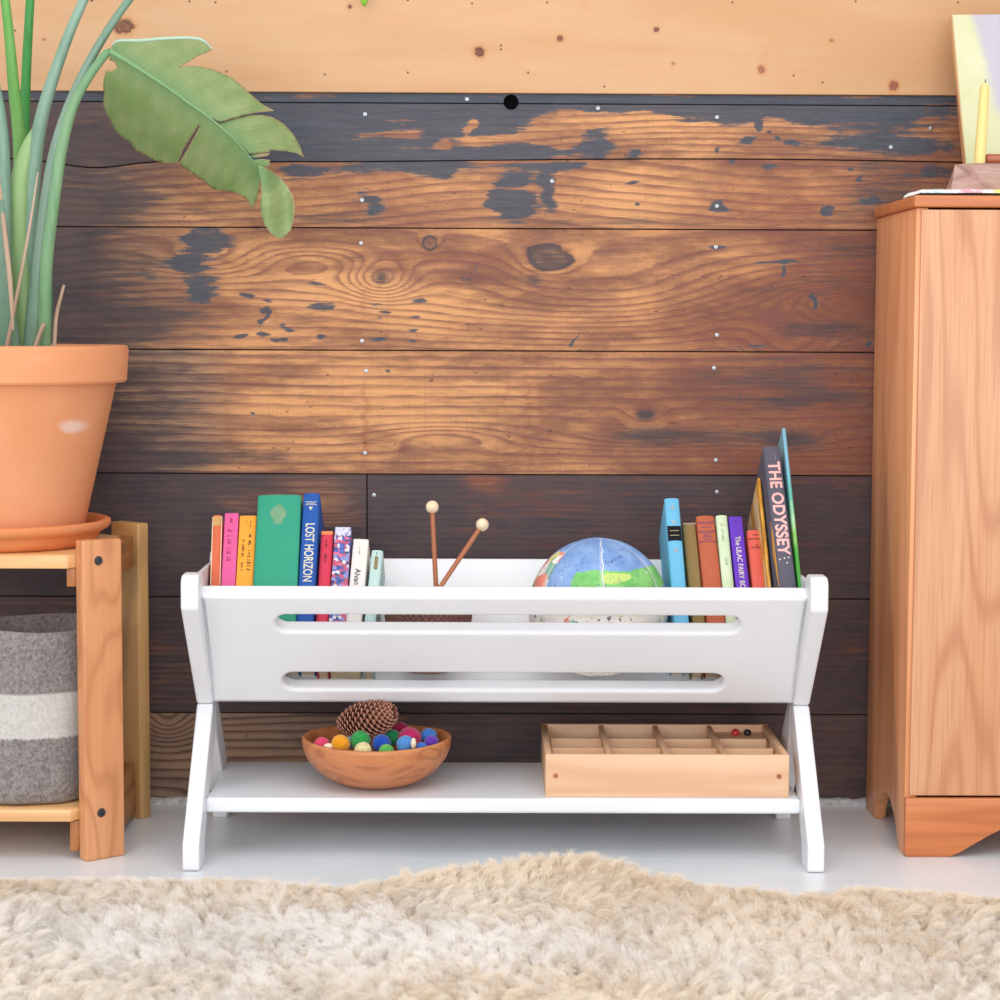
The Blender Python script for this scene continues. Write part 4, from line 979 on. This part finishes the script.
def leaf_piece(name, pts, yfun, mat=M_LEAF, sm=2):
    pts = [(p[0], p[1]) for p in pts]
    b = bmesh.new(); vs_ = [b.verts.new((x, y, 0)) for x, y in pts]; b.faces.new(vs_)
    xs = [p[0] for p in pts]; ys = [p[1] for p in pts]
    for k in range(int(min(xs)), int(max(xs)), 3): bmesh.ops.bisect_plane(b, geom=b.verts[:]+b.edges[:]+b.faces[:], plane_co=(k+.37, 0, 0), plane_no=(1, 0, 0))
    for k in range(int(min(ys)), int(max(ys)), 3): bmesh.ops.bisect_plane(b, geom=b.verts[:]+b.edges[:]+b.faces[:], plane_co=(0, k+.41, 0), plane_no=(0, 1, 0))
    bmesh.ops.triangulate(b, faces=[f for f in b.faces if len(f.verts) > 4])
    seg = list(zip(pts, pts[1:]+pts[:1])); ve, md, eg = [], [], []
    for v in b.verts:
        x, y = v.co.x, v.co.y; d, s, a = mid_near(x, y)
        e_ = min(math.hypot(x-(p[0]+t*(q[0]-p[0])), y-(p[1]+t*(q[1]-p[1]))) for p, q in seg for t in [min(1, max(0, ((x-p[0])*(q[0]-p[0])+(y-p[1])*(q[1]-p[1]))/max(1e-6, (q[0]-p[0])**2+(q[1]-p[1])**2)))])
        if d < 4: e_ = 9
        ve.append((a-d*.55)*.00143); md.append(d*.00143); eg.append(e_*.00143*(1+.8*mnoise.noise(Vector((x*.05, y*.05, 0)))))
        yy = yfun(x, y, d, s, a)+.0012*math.sin((a-d*.55)*.30)*min(1, d/20)
        v.co = P(x, y, yy)-off0
    me = bpy.data.meshes.new(name); bmesh.ops.recalc_face_normals(b, faces=b.faces); b.to_mesh(me); b.free()
    attr_set(me, 'vein', ve); attr_set(me, 'mid', md); attr_set(me, 'edge', eg)
    o = link(name, me, mat, plant, True, 80)
    so = o.modifiers.new('thickness', 'SOLIDIFY'); so.thickness = .0007; so.offset = 0
    return o
def yl(x, y, d, s, a): return 2.985 + a*.00055 - .004*math.exp(-d/10) + (.0009*d if s < 0 else .0006*d)+.00001*d*d
left = [(110, 51), (130, 63), (150, 76), (171, 90), (190, 104), (207, 116), (222, 128), (236, 141), (248, 155), (256, 165), (262, 177), (260, 187), (258, 197), (254, 207), (252, 211), (249, 203), (244, 197), (236, 193), (226, 191), (216, 190), (210, 187), (203, 180), (192, 173), (182, 166), (179, 163),
        (187, 150), (200, 126), (199, 125), (184, 148), (178, 163), (168, 163), (158, 162), (150, 158), (143, 154), (135, 150), (132, 145), (128, 141), (120, 136), (114, 129), (110, 120), (106, 113), (103, 104), (104, 94), (103, 84), (105, 74), (106, 70), (112, 71), (117, 68), (115, 62), (109, 60)]
leaf_piece('leaf_blade', left, yl)
up1 = [(110, 51), (112, 46), (119, 41), (130, 41), (145, 41), (160, 39), (178, 38), (192, 38), (201, 39), (207, 44), (212, 50), (206, 53), (198, 56), (190, 61), (182, 66), (177, 68), (184, 66), (196, 66), (208, 68), (220, 72), (232, 78), (241, 85), (248, 92), (254, 97), (262, 104), (275, 111), (262, 112), (248, 114), (234, 118), (220, 122), (207, 116), (190, 104), (171, 90), (150, 76), (130, 63)]
LB = leaf_piece('leaf_blade', up1, yl)
up2 = [(219, 123), (234, 118), (248, 115), (262, 115), (272, 117), (284, 124), (293, 134), (300, 146), (304, 157), (296, 153), (284, 151), (271, 150), (270, 152), (258, 154), (249, 154), (236, 141), (222, 128)]
leaf_piece('leaf_blade', up2, lambda *a: yl(*a)+.006)
leaf_piece('leaf_shred', [(250, 156), (260, 154), (270, 153), (268, 156), (254, 158)], lambda *a: yl(*a)+.004)
leaf_piece('leaf_shred', [(253, 160), (262, 159), (270, 160), (270, 167), (262, 167), (257, 165)], lambda *a: yl(*a)+.002)
tipl = [(256, 165), (262, 166), (272, 171), (281, 178), (288, 187), (293, 197), (295, 208), (294, 218), (291, 230), (285, 237), (279, 239), (271, 234), (265, 226), (261, 215), (260, 205), (261, 195), (261, 185), (259, 175)]
def ytip(x, y, d, s, a):
    u = (x-278)/17; return 3.07 + (y-165)*.0003 + .014*math.sin(u*2.6-.6*(y-200)/35) + .010*math.cos(u*1.6)
leaf_piece('leaf_tip', tipl, ytip)
# rolled pale edge of the top lobe, and the midrib
q = [P(a, b_, y)-off0 for a, b_, y in ((112, 45, 2.985), (119, 40.8, 2.98), (140, 40.5, 2.98), (165, 38.5, 2.985), (190, 38, 2.99), (203, 40.5, 2.99), (212, 49, 2.995))]
obj('rolled_edge', tube(q, [.001, .0020, .0024, .0024, .0022, .0020, .001], 10), stemmat('pale rolled leaf edge', '#a8c4ac', '#bcd4bc', '#90b098'), LB)
q = []
for k, (a, b_) in enumerate(MID):
    d, s, ar = mid_near(a, b_); q.append(P(a, b_, yl(a, b_, 0, 1, ar)-.0018)-off0)
obj('midrib', tube(q, [.0036, .003, .0025, .002, .0017, .0015, .0013, .0011, .0009, .0006, .0003], 12), stemmat('green midrib', '#7ea876', '#88b080', '#6c9a66'), plant)

# ------------------------------------------------------------------ felt basket
FX, FY = -.6705, 3.100
def felted(v):
    a = math.atan2(v.y, v.x); n = mnoise.noise(Vector((math.cos(a)*2, math.sin(a)*2, v.z*9)))*.004+mnoise.noise(v*160)*.0009
    r = math.hypot(v.x, v.y)
    if r < .01: return v
    k = (r+n)/r; lob = .003*math.sin(a*2+.4)*min(1, max(0, v.z/.25))
    return Vector((v.x*k, v.y*k, v.z+lob))
prof = [(0, 0), (.08, 0), (.096, .003), (.101, .009), (.1035, .022), (.1045, .05)]+[(.104+.0*z, z) for z in np.linspace(.055, .225, 40)]+[(.103, .236), (.1015, .2425), (.0985, .2455), (.095, .243), (.0935, .236)]+[(.0925, z) for z in np.linspace(.225, .02, 16)]+[(0, .014)]
m = NT('grey and white felt'); geo = m.n('ShaderNodeTexCoord').outputs['Object']; s = m.n('ShaderNodeSeparateXYZ'); m.put(s.inputs[0], geo)
n = m.noise(m.coord(), 190, 5, .8); n2 = m.noise(m.coord((1, 1, 1)), 520, 3, .7); n3 = m.noise(m.coord(), 25, 3)
zz = m.math('ADD', s.outputs[2], m.math('MULTIPLY', m.math('SUBTRACT', n, .5), .010))
band = m.math('MULTIPLY', m.step(zz, .0935, .0975), m.step(zz, .1555, .1595, 1, 0))
gry = m.mix(m.step(n, .32, .68), lin('#6e6665'), lin('#aaa3a0')); gry = m.mix(m.step(n2, .6, .75, 0, .6), gry, lin('#c4bcb8'))
wht = m.mix(m.step(n, .3, .7), lin('#c8c4be'), lin('#e6e3de'))
m.bump(m.math('ADD', n, n2), .9, .0025); m.b.inputs['Sheen Weight'].default_value = .3
M_FELT = m.done(m.mix(band, gry, wht), .95, .1)
o = obj('felt_basket', lathe(prof, 160, fn=felted), M_FELT, ang=80); o.location = (FX, FY, .0760); o.scale = (1, 1, 1.045)
tag(o, 'grey felt basket with a broad white band on the lower tier of the stand', 'basket')

# ------------------------------------------------------------------ cabinet
M_CH_Z = wood('cherry door', '#dca680', '#d2986e', '#b0704c', 'Z', rings=13, cross=9, stretch=.8, seed=11, rough=.4, ringamt=.5, fiber=.4)
M_CH_S = wood('cherry side', '#efab7c', '#e59e6c', '#c8804f', 'Z', rings=9, cross=5, stretch=.4, seed=5, rough=.4, ringamt=.4, fiber=.25)
M_CH_X = wood('cherry plinth', '#d4824e', '#c87644', '#a95c34', 'X', rings=6, cross=14, stretch=1.2, seed=9, rough=.4, ringamt=.45, fiber=.3)
KX0, KX1, KY0, KY1 = .6170, 1.22, 3.030, 3.338
cab = thing('cabinet', ((KX0+KX1)/2, (KY0+KY1)/2, 0), 'tall reddish cherry wood cabinet with arched plinth at the right of the white rack', 'cabinet')
lx = lambda x: x-(KX0+KX1)/2
ly = lambda y: y-(KY0+KY1)/2
def arch(a0, a1, h, n=14, p=.62):
    return [(a0+(a1-a0)*i/n, h*(math.sin(math.pi*i/n))**p if 0 < i < n else 0) for i in range(n+1)]
side = [(ly(KY0+.002), .9455), (ly(KY0+.002), 0)] + [(y, z) for y, z in arch(ly(KY0+.045), ly(KY1-.075), .062)] + [(ly(KY1), 0), (ly(KY1), .9455)]
for xa, xb in ((KX0, KX0+.018), (KX1-.018, KX1)):
    obj('side_panel', prism(side, lx(xa), lx(xb), 'X', .0025, 2, ang=40), M_CH_S, cab)
obj('top_board', box(lx(KX0-.005), lx(KX1+.005), ly(KY0-.006), ly(KY1), .9457, .9627, .003, 3), M_CH_X, cab)
obj('back_board', box(lx(KX0+.018), lx(KX1-.018), ly(KY1-.008), ly(KY1-.001), .06, .9455, 0), M_CH_S, cab)
obj('cabinet_floor', box(lx(KX0+.018), lx(KX1-.018), ly(KY0+.02), ly(KY1-.009), .088, .1, 0), M_CH_X, cab)
xm = (KX0+KX1)/2
for xa, xb in ((KX0+.0065, xm-.001), (xm+.001, KX1-.0065)):
    obj('door', box(lx(xa), lx(xb), ly(KY0-.004), ly(KY0+.0015), .0905, .9425, .0015), M_CH_Z, cab)
ar = arch(KX0+.045, KX1-.045, .0, 2)
pl = [(lx(KX0), .0875), (lx(KX0), .004), (lx(KX0)+.004, 0), (lx(.682), 0), (lx(.697), .006), (lx(.717), .018), (lx(.737), .030), (lx(.757), .0405), (lx(.80), .052), (lx(.86), .057)]
pl = pl + [(-x, z) for x, z in pl[::-1]]
obj('plinth', prism(pl, ly(KY0-.009), ly(KY0+.0015), 'Y', .0015, 2, ang=40), M_CH_X, cab)

# crocheted cloth on the cabinet
def cloth():
    x0, x1, y0, y1 = .622, 1.05, KY0+.004, 3.155; nx, ny = 300, 150
    xs = np.linspace(x0, x1, nx); ys = np.linspace(y0, y1, ny); X, Y_ = np.meshgrid(xs, ys)
    base = .9629
    h = .0062+.0036*np.abs(np.sin(X*math.pi/.0042))*np.abs(np.sin(Y_*math.pi/.0055))+.0028*(fbm(X*30, Y_*30, 5)-.3)
    edge = np.minimum.reduce([X-x0, x1-X, Y_-y0, y1-Y_]); h *= sstep(edge, -.002, .005)**.5
    co = np.stack([X, Y_+.002*np.sin(X*40), base+np.maximum(h, .0004)], -1).reshape(-1, 3)
    idx = np.arange(nx*ny).reshape(ny, nx); f = np.stack([idx[:-1, :-1], idx[:-1, 1:], idx[1:, 1:], idx[1:, :-1]], -1).reshape(-1, 4)
    me = bpy.data.meshes.new('cloth'); me.from_pydata(co.tolist(), [], f.tolist())
    m = NT('crocheted yarn in pastel patches'); n = m.noise(m.coord((1, 1, 1)), 200, 2)
    geo = m.n('ShaderNodeTexCoord').outputs['Object']; s = m.n('ShaderNodeSeparateXYZ'); m.put(s.inputs[0], geo)
    r = m.n('ShaderNodeValToRGB'); m.put(r.inputs[0], m.math('FRACT', m.math('MULTIPLY', m.math('ADD', s.outputs[0], -.628+.0), 6.2))); cr = r.color_ramp
    cr.elements[0].position = 0; cr.elements[0].color = lin('#d8d4d0'); cr.elements[1].position = .12; cr.elements[1].color = lin('#c0d4d4')
    for p, q_ in ((.28, '#e8e4e4'), (.36, '#e4a0ac'), (.52, '#e8b8c0'), (.58, '#e6e6e2'), (.66, '#eede70'), (.8, '#f0e080'), (.9, '#e8e8e8')): q = cr.elements.new(p); q.color = lin(q_)
    c = m.mix(m.step(n, .55, .65), r.outputs[0], lin('#eceae8'))
    o = link('crochet_cloth', me, m.done(c, .9, .1)); tag(o, 'thin pastel crocheted cloth lying on top of the cabinet', 'cloth')
cloth()
# faceted wooden candle block
def block():
    m_ = wood('pinkish beech', '#c0a094', '#b08c7e', '#926a5c', 'X', rings=6, cross=20, stretch=4, seed=3)
    xa, xb, ya, yb, za, zb = .676, .80, 3.062, 3.128, .9715, 1.0125
    b = bmesh.new()
    mid = [(xa-.001, ya+.012, za), (xa+.050, ya-.003, za), (xb-.012, ya+.004, za), (xb, ya+.012, za), (xb, yb-.012, za), (xb-.012, yb, za), (xa+.01, yb, za), (xa, yb-.01, za)]
    top = [(xa+.006, ya+.022, zb-.002), (xa+.026, ya+.005, zb-.001), (xb-.045, ya+.014, zb), (xb-.012, ya+.022, zb), (xb-.012, yb-.02, zb), (xb-.03, yb-.01, zb), (xa+.03, yb-.01, zb), (xa+.012, yb-.02, zb)]
    A = [b.verts.new(p) for p in mid]; B = [b.verts.new(p) for p in top]; n = 8
    b.faces.new(A[::-1]); b.faces.new(B)
    for i in range(n):
        b.faces.new((A[i], A[(i+1) % n], B[i])); b.faces.new((A[(i+1) % n], B[(i+1) % n], B[i]))
    bevel(b, .0012, 2, 3)
    o = obj('candle_block', b, m_, None, True, 12); o['label'] = 'faceted pinkish wooden candle block on the crocheted cloth'; o['category'] = 'candle holder'
block()
cd = thing('candle', (.7205, 3.093, 1.0128), 'slender unlit yellow beeswax candle standing in the wooden block', 'candle'); cd.rotation_euler = (0, math.radians(2.6), 0)
mc = NT('beeswax'); nn = mc.noise(mc.coord((40, 40, 14)), 1, 3); mc.b.inputs['Subsurface Weight'].default_value = .15; mc.b.inputs['Subsurface Scale'].default_value = .01
mc.b.inputs['Subsurface Radius'].default_value = (1, .7, .3)
mc = mc.done(mc.mix(nn, lin('#e6cc7c'), lin('#f0dc94')), .4)
obj('wax', lathe([(0, 0), (.0082, 0), (.0080, .03), (.0070, .106), (.0062, .112), (.003, .1165), (0, .1160)], 32), mc, cd)
obj('wick', tube([(0, 0, .115), (.0003, 0, .119), (.001, 0, .122)], [.0007, .0007, .0005], 8), plain('charred wick', '#2a2624', .9), cd)
# reddish rod lying on the block
rod = obj('wooden_rod', lathe([(0, 0), (.0066, .0004), (.0076, .002), (.0076, .09), (0, .09)], 28), wood('red brown rod', '#bc6c4c', '#a85c3e', '#8a4630', 'Z', rings=4, cross=50), ang=40)
rod.rotation_euler = (0, math.radians(90), 0); rod.location = (.7315, 3.103, 1.0202)
tag(rod, 'short red-brown wooden rod lying on the candle block, right of the candle', 'rod')
# leaning painting
def painting():
    A_ = P(966.8, 170, 3.185); B_ = P(952.4, 14.5, 3.29)
    z0 = .9632
    dirv = (B_-A_).normalized(); A0 = A_-dirv*((A_.z-z0)/dirv.z); Lp = (B_-A0).length
    hgt = Lp; wid = .26
    up = dirv; rt = Vector((1, 0, 0)); rt = (rt-up*rt.dot(up)).normalized(); nn_ = rt.cross(up)
    o = thing('painting', A0, 'pale yellow-green and lavender painting leaning on the wall behind the candle', 'painting')
    M = Matrix(((rt.x, up.x, nn_.x, A0.x), (rt.y, up.y, nn_.y, A0.y), (rt.z, up.z, nn_.z, A0.z), (0, 0, 0, 1)))
    o.matrix_world = M
    mp = NT('soft abstract painting'); n = mp.noise(mp.coord((6, 6, 6)), 1, 4, .6); geo = mp.n('ShaderNodeTexCoord').outputs['Object']; s = mp.n('ShaderNodeSeparateXYZ'); mp.put(s.inputs[0], geo)
    c = mp.mix(mp.step(n, .35, .65), lin('#c9cb9a'), lin('#d6d4b0'))
    d = mp.math('SUBTRACT', mp.math('ADD', s.outputs[0], mp.math('MULTIPLY', s.outputs[1], .13)), mp.math('MULTIPLY', n, .04))
    lav = mp.math('MULTIPLY', mp.step(d, .042, .062), mp.step(s.outputs[1], .12, .17))
    c = mp.mix(lav, c, lin('#bdb9c2'))
    mp.bump(mp.noise(mp.coord(), 300, 2), .2, .001)
    obj('canvas', box(0, wid, 0, hgt, -.0165, 0, .001), mp.done(c, .7, .2), o)
    obj('canvas_edge', box(-.0014, -.0001, 0, hgt, -.0165, -.001, .0003), wood('raw wood edge', '#d8a878', '#c89868', '#a87848', 'Y'), o)
painting()

# hanging sprig of a trailing plant at the top edge
GV = stemmat('fresh green leaf', '#7cb82c', '#8cc43c', '#5c9c24')
sp = thing('trailing_vine', (P(364, 0, 3.33).x, WY-.006, 1.62), 'bright green leaf tip of a trailing plant hanging in front of the pine panel', 'hanging plant')
x_ = 0
obj('vine_stem', tube([(0, -.001, .0), (.004, -.02, -.06), (-.003, -.024, -.16), (0, -.026, -.300)], [.0014, .0012, .001, .0008], 8), GV, sp)
def vleaf(px, py, z0, ln, wd, tilt):
    b = bmesh.new(); rows = []
    for i in range(11):
        t = i/10; ww = wd*math.sin(math.pi*min(1, t*.93+.04))**.8; row = []
        for j in range(-3, 4): row.append(b.verts.new((ww*j/3+tilt*t, -.026-.004*math.sin(t*3)+.002*abs(j/3), z0-ln*t)))
        rows.append(row)
    for A_, B_ in zip(rows, rows[1:]):
        for j in range(6): b.faces.new((A_[j], A_[j+1], B_[j+1], B_[j]))
    o = obj('leaf', b, GV, sp); md = o.modifiers.new('t', 'SOLIDIFY'); md.thickness = .0006
zt = P(364, 7, 3.329).z-1.62
vleaf(0, 0, zt+.030, .030, .007, .001); vleaf(0, 0, zt+.055, .030, .006, -.006); vleaf(0, 0, zt+.08, .03, .007, .006)

# ------------------------------------------------------------------ sheepskin rug
EDGE = [(-120, 884), (0, 879), (80, 876), (150, 878), (230, 882), (300, 884), (345, 889), (380, 881), (430, 872), (480, 864), (530, 856), (575, 853), (610, 860), (650, 874), (700, 884), (760, 888), (800, 894), (860, 890), (930, 892), (1000, 896), (1120, 900)]
def rug():
    FURH = .036
    ex = []; ey = []
    for a, b_ in EDGE:
        p = PZ(a, b_-2, FURH*.72); ex.append(p.x); ey.append(p.y)
    ex = np.array(ex); ey = np.array(ey)
    X0, X1, YF = -.92, .98, 1.95
    back = lambda x: np.interp(x, ex, ey)-.006
    # hide (backing)
    xs = np.linspace(X0, X1, 80); b = bmesh.new(); rows = []
    for x in xs:
        yb = float(back(x)); rows.append([(b.verts.new((x, YF+(yb-YF)*t, .0005)), b.verts.new((x, YF+(yb-YF)*t, .004+.016*math.sin(math.pi*min(1, (1-t)*8)/2)**.6 if t < 1 else .004))) for t in np.linspace(0, 1, 24)])
    for A_, B_ in zip(rows, rows[1:]):
        for j in range(23):
            b.faces.new((A_[j][1], B_[j][1], B_[j+1][1], A_[j+1][1])); b.faces.new((A_[j][0], A_[j+1][0], B_[j+1][0], B_[j][0]))
        b.faces.new((A_[0][0], B_[0][0], B_[0][1], A_[0][1])); b.faces.new((A_[-1][0], A_[-1][1], B_[-1][1], B_[-1][0]))
    for R_ in (rows[0], rows[-1]):
        for j in range(23): b.faces.new((R_[j][0], R_[j+1][0], R_[j+1][1], R_[j][1]))
    rg = thing('sheepskin_rug', ((X0+X1)/2, 2.4, 0), 'cream shaggy sheepskin rug spread on the white floor in the foreground', 'rug')
    hide = obj('hide', b, plain('pale hide', '#e6d6be', .9), None, False); hide.parent = rg; hide.location = -rg.location
    # wool strands
    N = 380000; K = 6
    x = rng.uniform(X0, X1, N); u = rng.uniform(0, 1, N); yb = back(x)
    y = YF+(yb-YF)*u
    keep = np.abs(x-(.02)) < (y*.27+.06)+.32; x, y, yb = x[keep], y[keep], yb[keep]; n = len(x)
    # extra strands along the back edge
    # clumps
    cs = .015
    gx = np.floor(x/cs); gy = np.floor(y/cs)
    def hsh(a, b_, s):
        v = np.sin(a*127.1+b_*311.7+s*74.7)*43758.5453; return v-np.floor(v)
    best = np.full(n, 9.); cx = np.zeros(n); cy = np.zeros(n); cid = np.zeros(n)
    for i in (-1, 0, 1):
        for j in (-1, 0, 1):
            a, b_ = gx+i, gy+j; px_ = (a+hsh(a, b_, 1))*cs; py_ = (b_+hsh(a, b_, 2))*cs; d = np.hypot(x-px_, y-py_)
            m_ = d < best; best = np.where(m_, d, best); cx = np.where(m_, px_, cx); cy = np.where(m_, py_, cy); cid = np.where(m_, hsh(a, b_, 3), cid)
    ang = fbm(cx*3.2+4, cy*3.2, 11, 3)*9 + (cid-.5)*4.5
    leanv = .006+.014*fbm(cx*5, cy*5, 15, 2)+.006*cid
    hgt = FURH*(.72+.5*fbm(cx*4+1, cy*4, 13, 3)+.25*(cid-.5)) * (.8+.35*rng.random(n))
    hgt *= .75+.25*sstep(yb-y, 0, .05)
    clump = .35+.3*cid
    dirx = np.cos(ang)*leanv; diry = np.sin(ang)*leanv-.006
    t = np.linspace(0, 1, K)
    ph = rng.random(n)*6.28
    pts = np.zeros((n, K, 3), dtype=np.float32)
    curl = (.0022*np.sin(t[None]*7+ph[:, None]))*t[None]
    pts[:, :, 0] = x[:, None] + dirx[:, None]*t[None]**1.6 + (cx-x)[:, None]*clump[:, None]*t[None]**1.3 + curl + (rng.random(n)-.5)[:, None]*.012*t[None]**2
    pts[:, :, 1] = y[:, None] + diry[:, None]*t[None]**1.6 + (cy-y)[:, None]*clump[:, None]*t[None]**1.3 + .0020*np.cos(t[None]*6+ph[:, None])*t[None] + (rng.random(n)-.5)[:, None]*.012*t[None]**2
    pts[:, :, 2] = .006 + hgt[:, None]*np.sin(t[None]*1.35)/math.sin(1.35) - (leanv*.35)[:, None]*t[None]**2
    rad = .00027*(1.05-.8*t[None]**1.5)*np.ones((n, 1))
    cu = bpy.data.hair_curves.new('wool'); cu.add_curves([K]*n)
    cu.position_data.foreach_set('vector', pts.reshape(-1))
    ra = cu.attributes.get('radius') or cu.attributes.new('radius', 'FLOAT', 'POINT')
    ra.data.foreach_set('value', rad.reshape(-1).astype(np.float32))
    # colour: tan fleece along the back, whiter patches nearer
    tan = .42+.36*(fbm(cx*2.3+8, cy*3.5, 31, 3)-.5)*2 + .33*sstep(y-yb, -.20, -.02) + .22*np.exp(-((x-.12)/.25)**2)*sstep(y, 2.45, 2.75) + .35*(cid-.5) - .55*np.exp(-((x+.18)/.30)**2-((y-2.50)/.10)**2)
    tn = cu.attributes.new('tan', 'FLOAT', 'CURVE'); tn.data.foreach_set('value', (tan+.12*(rng.random(n)-.5)).astype(np.float32))
    tp = cu.attributes.new('tt', 'FLOAT', 'POINT'); tp.data.foreach_set('value', np.tile(t, n).astype(np.float32))
    m = NT('sheep wool')
    c = m.mix(m.step(m.attr('tan'), .1, 1.0), lin('#faf6f1'), lin('#f7e8d2'))
    c = m.mix(m.step(m.attr('tt'), .0, .5, .7, 0), c, lin('#f0e0c8'))
    mat = m.done(c, .75, .25)
    cu.materials.append(mat)
    o = bpy.data.objects.new('wool', cu); COL.objects.link(o); o.parent = rg; o.location = -rg.location; o['kind'] = 'stuff'
rug()
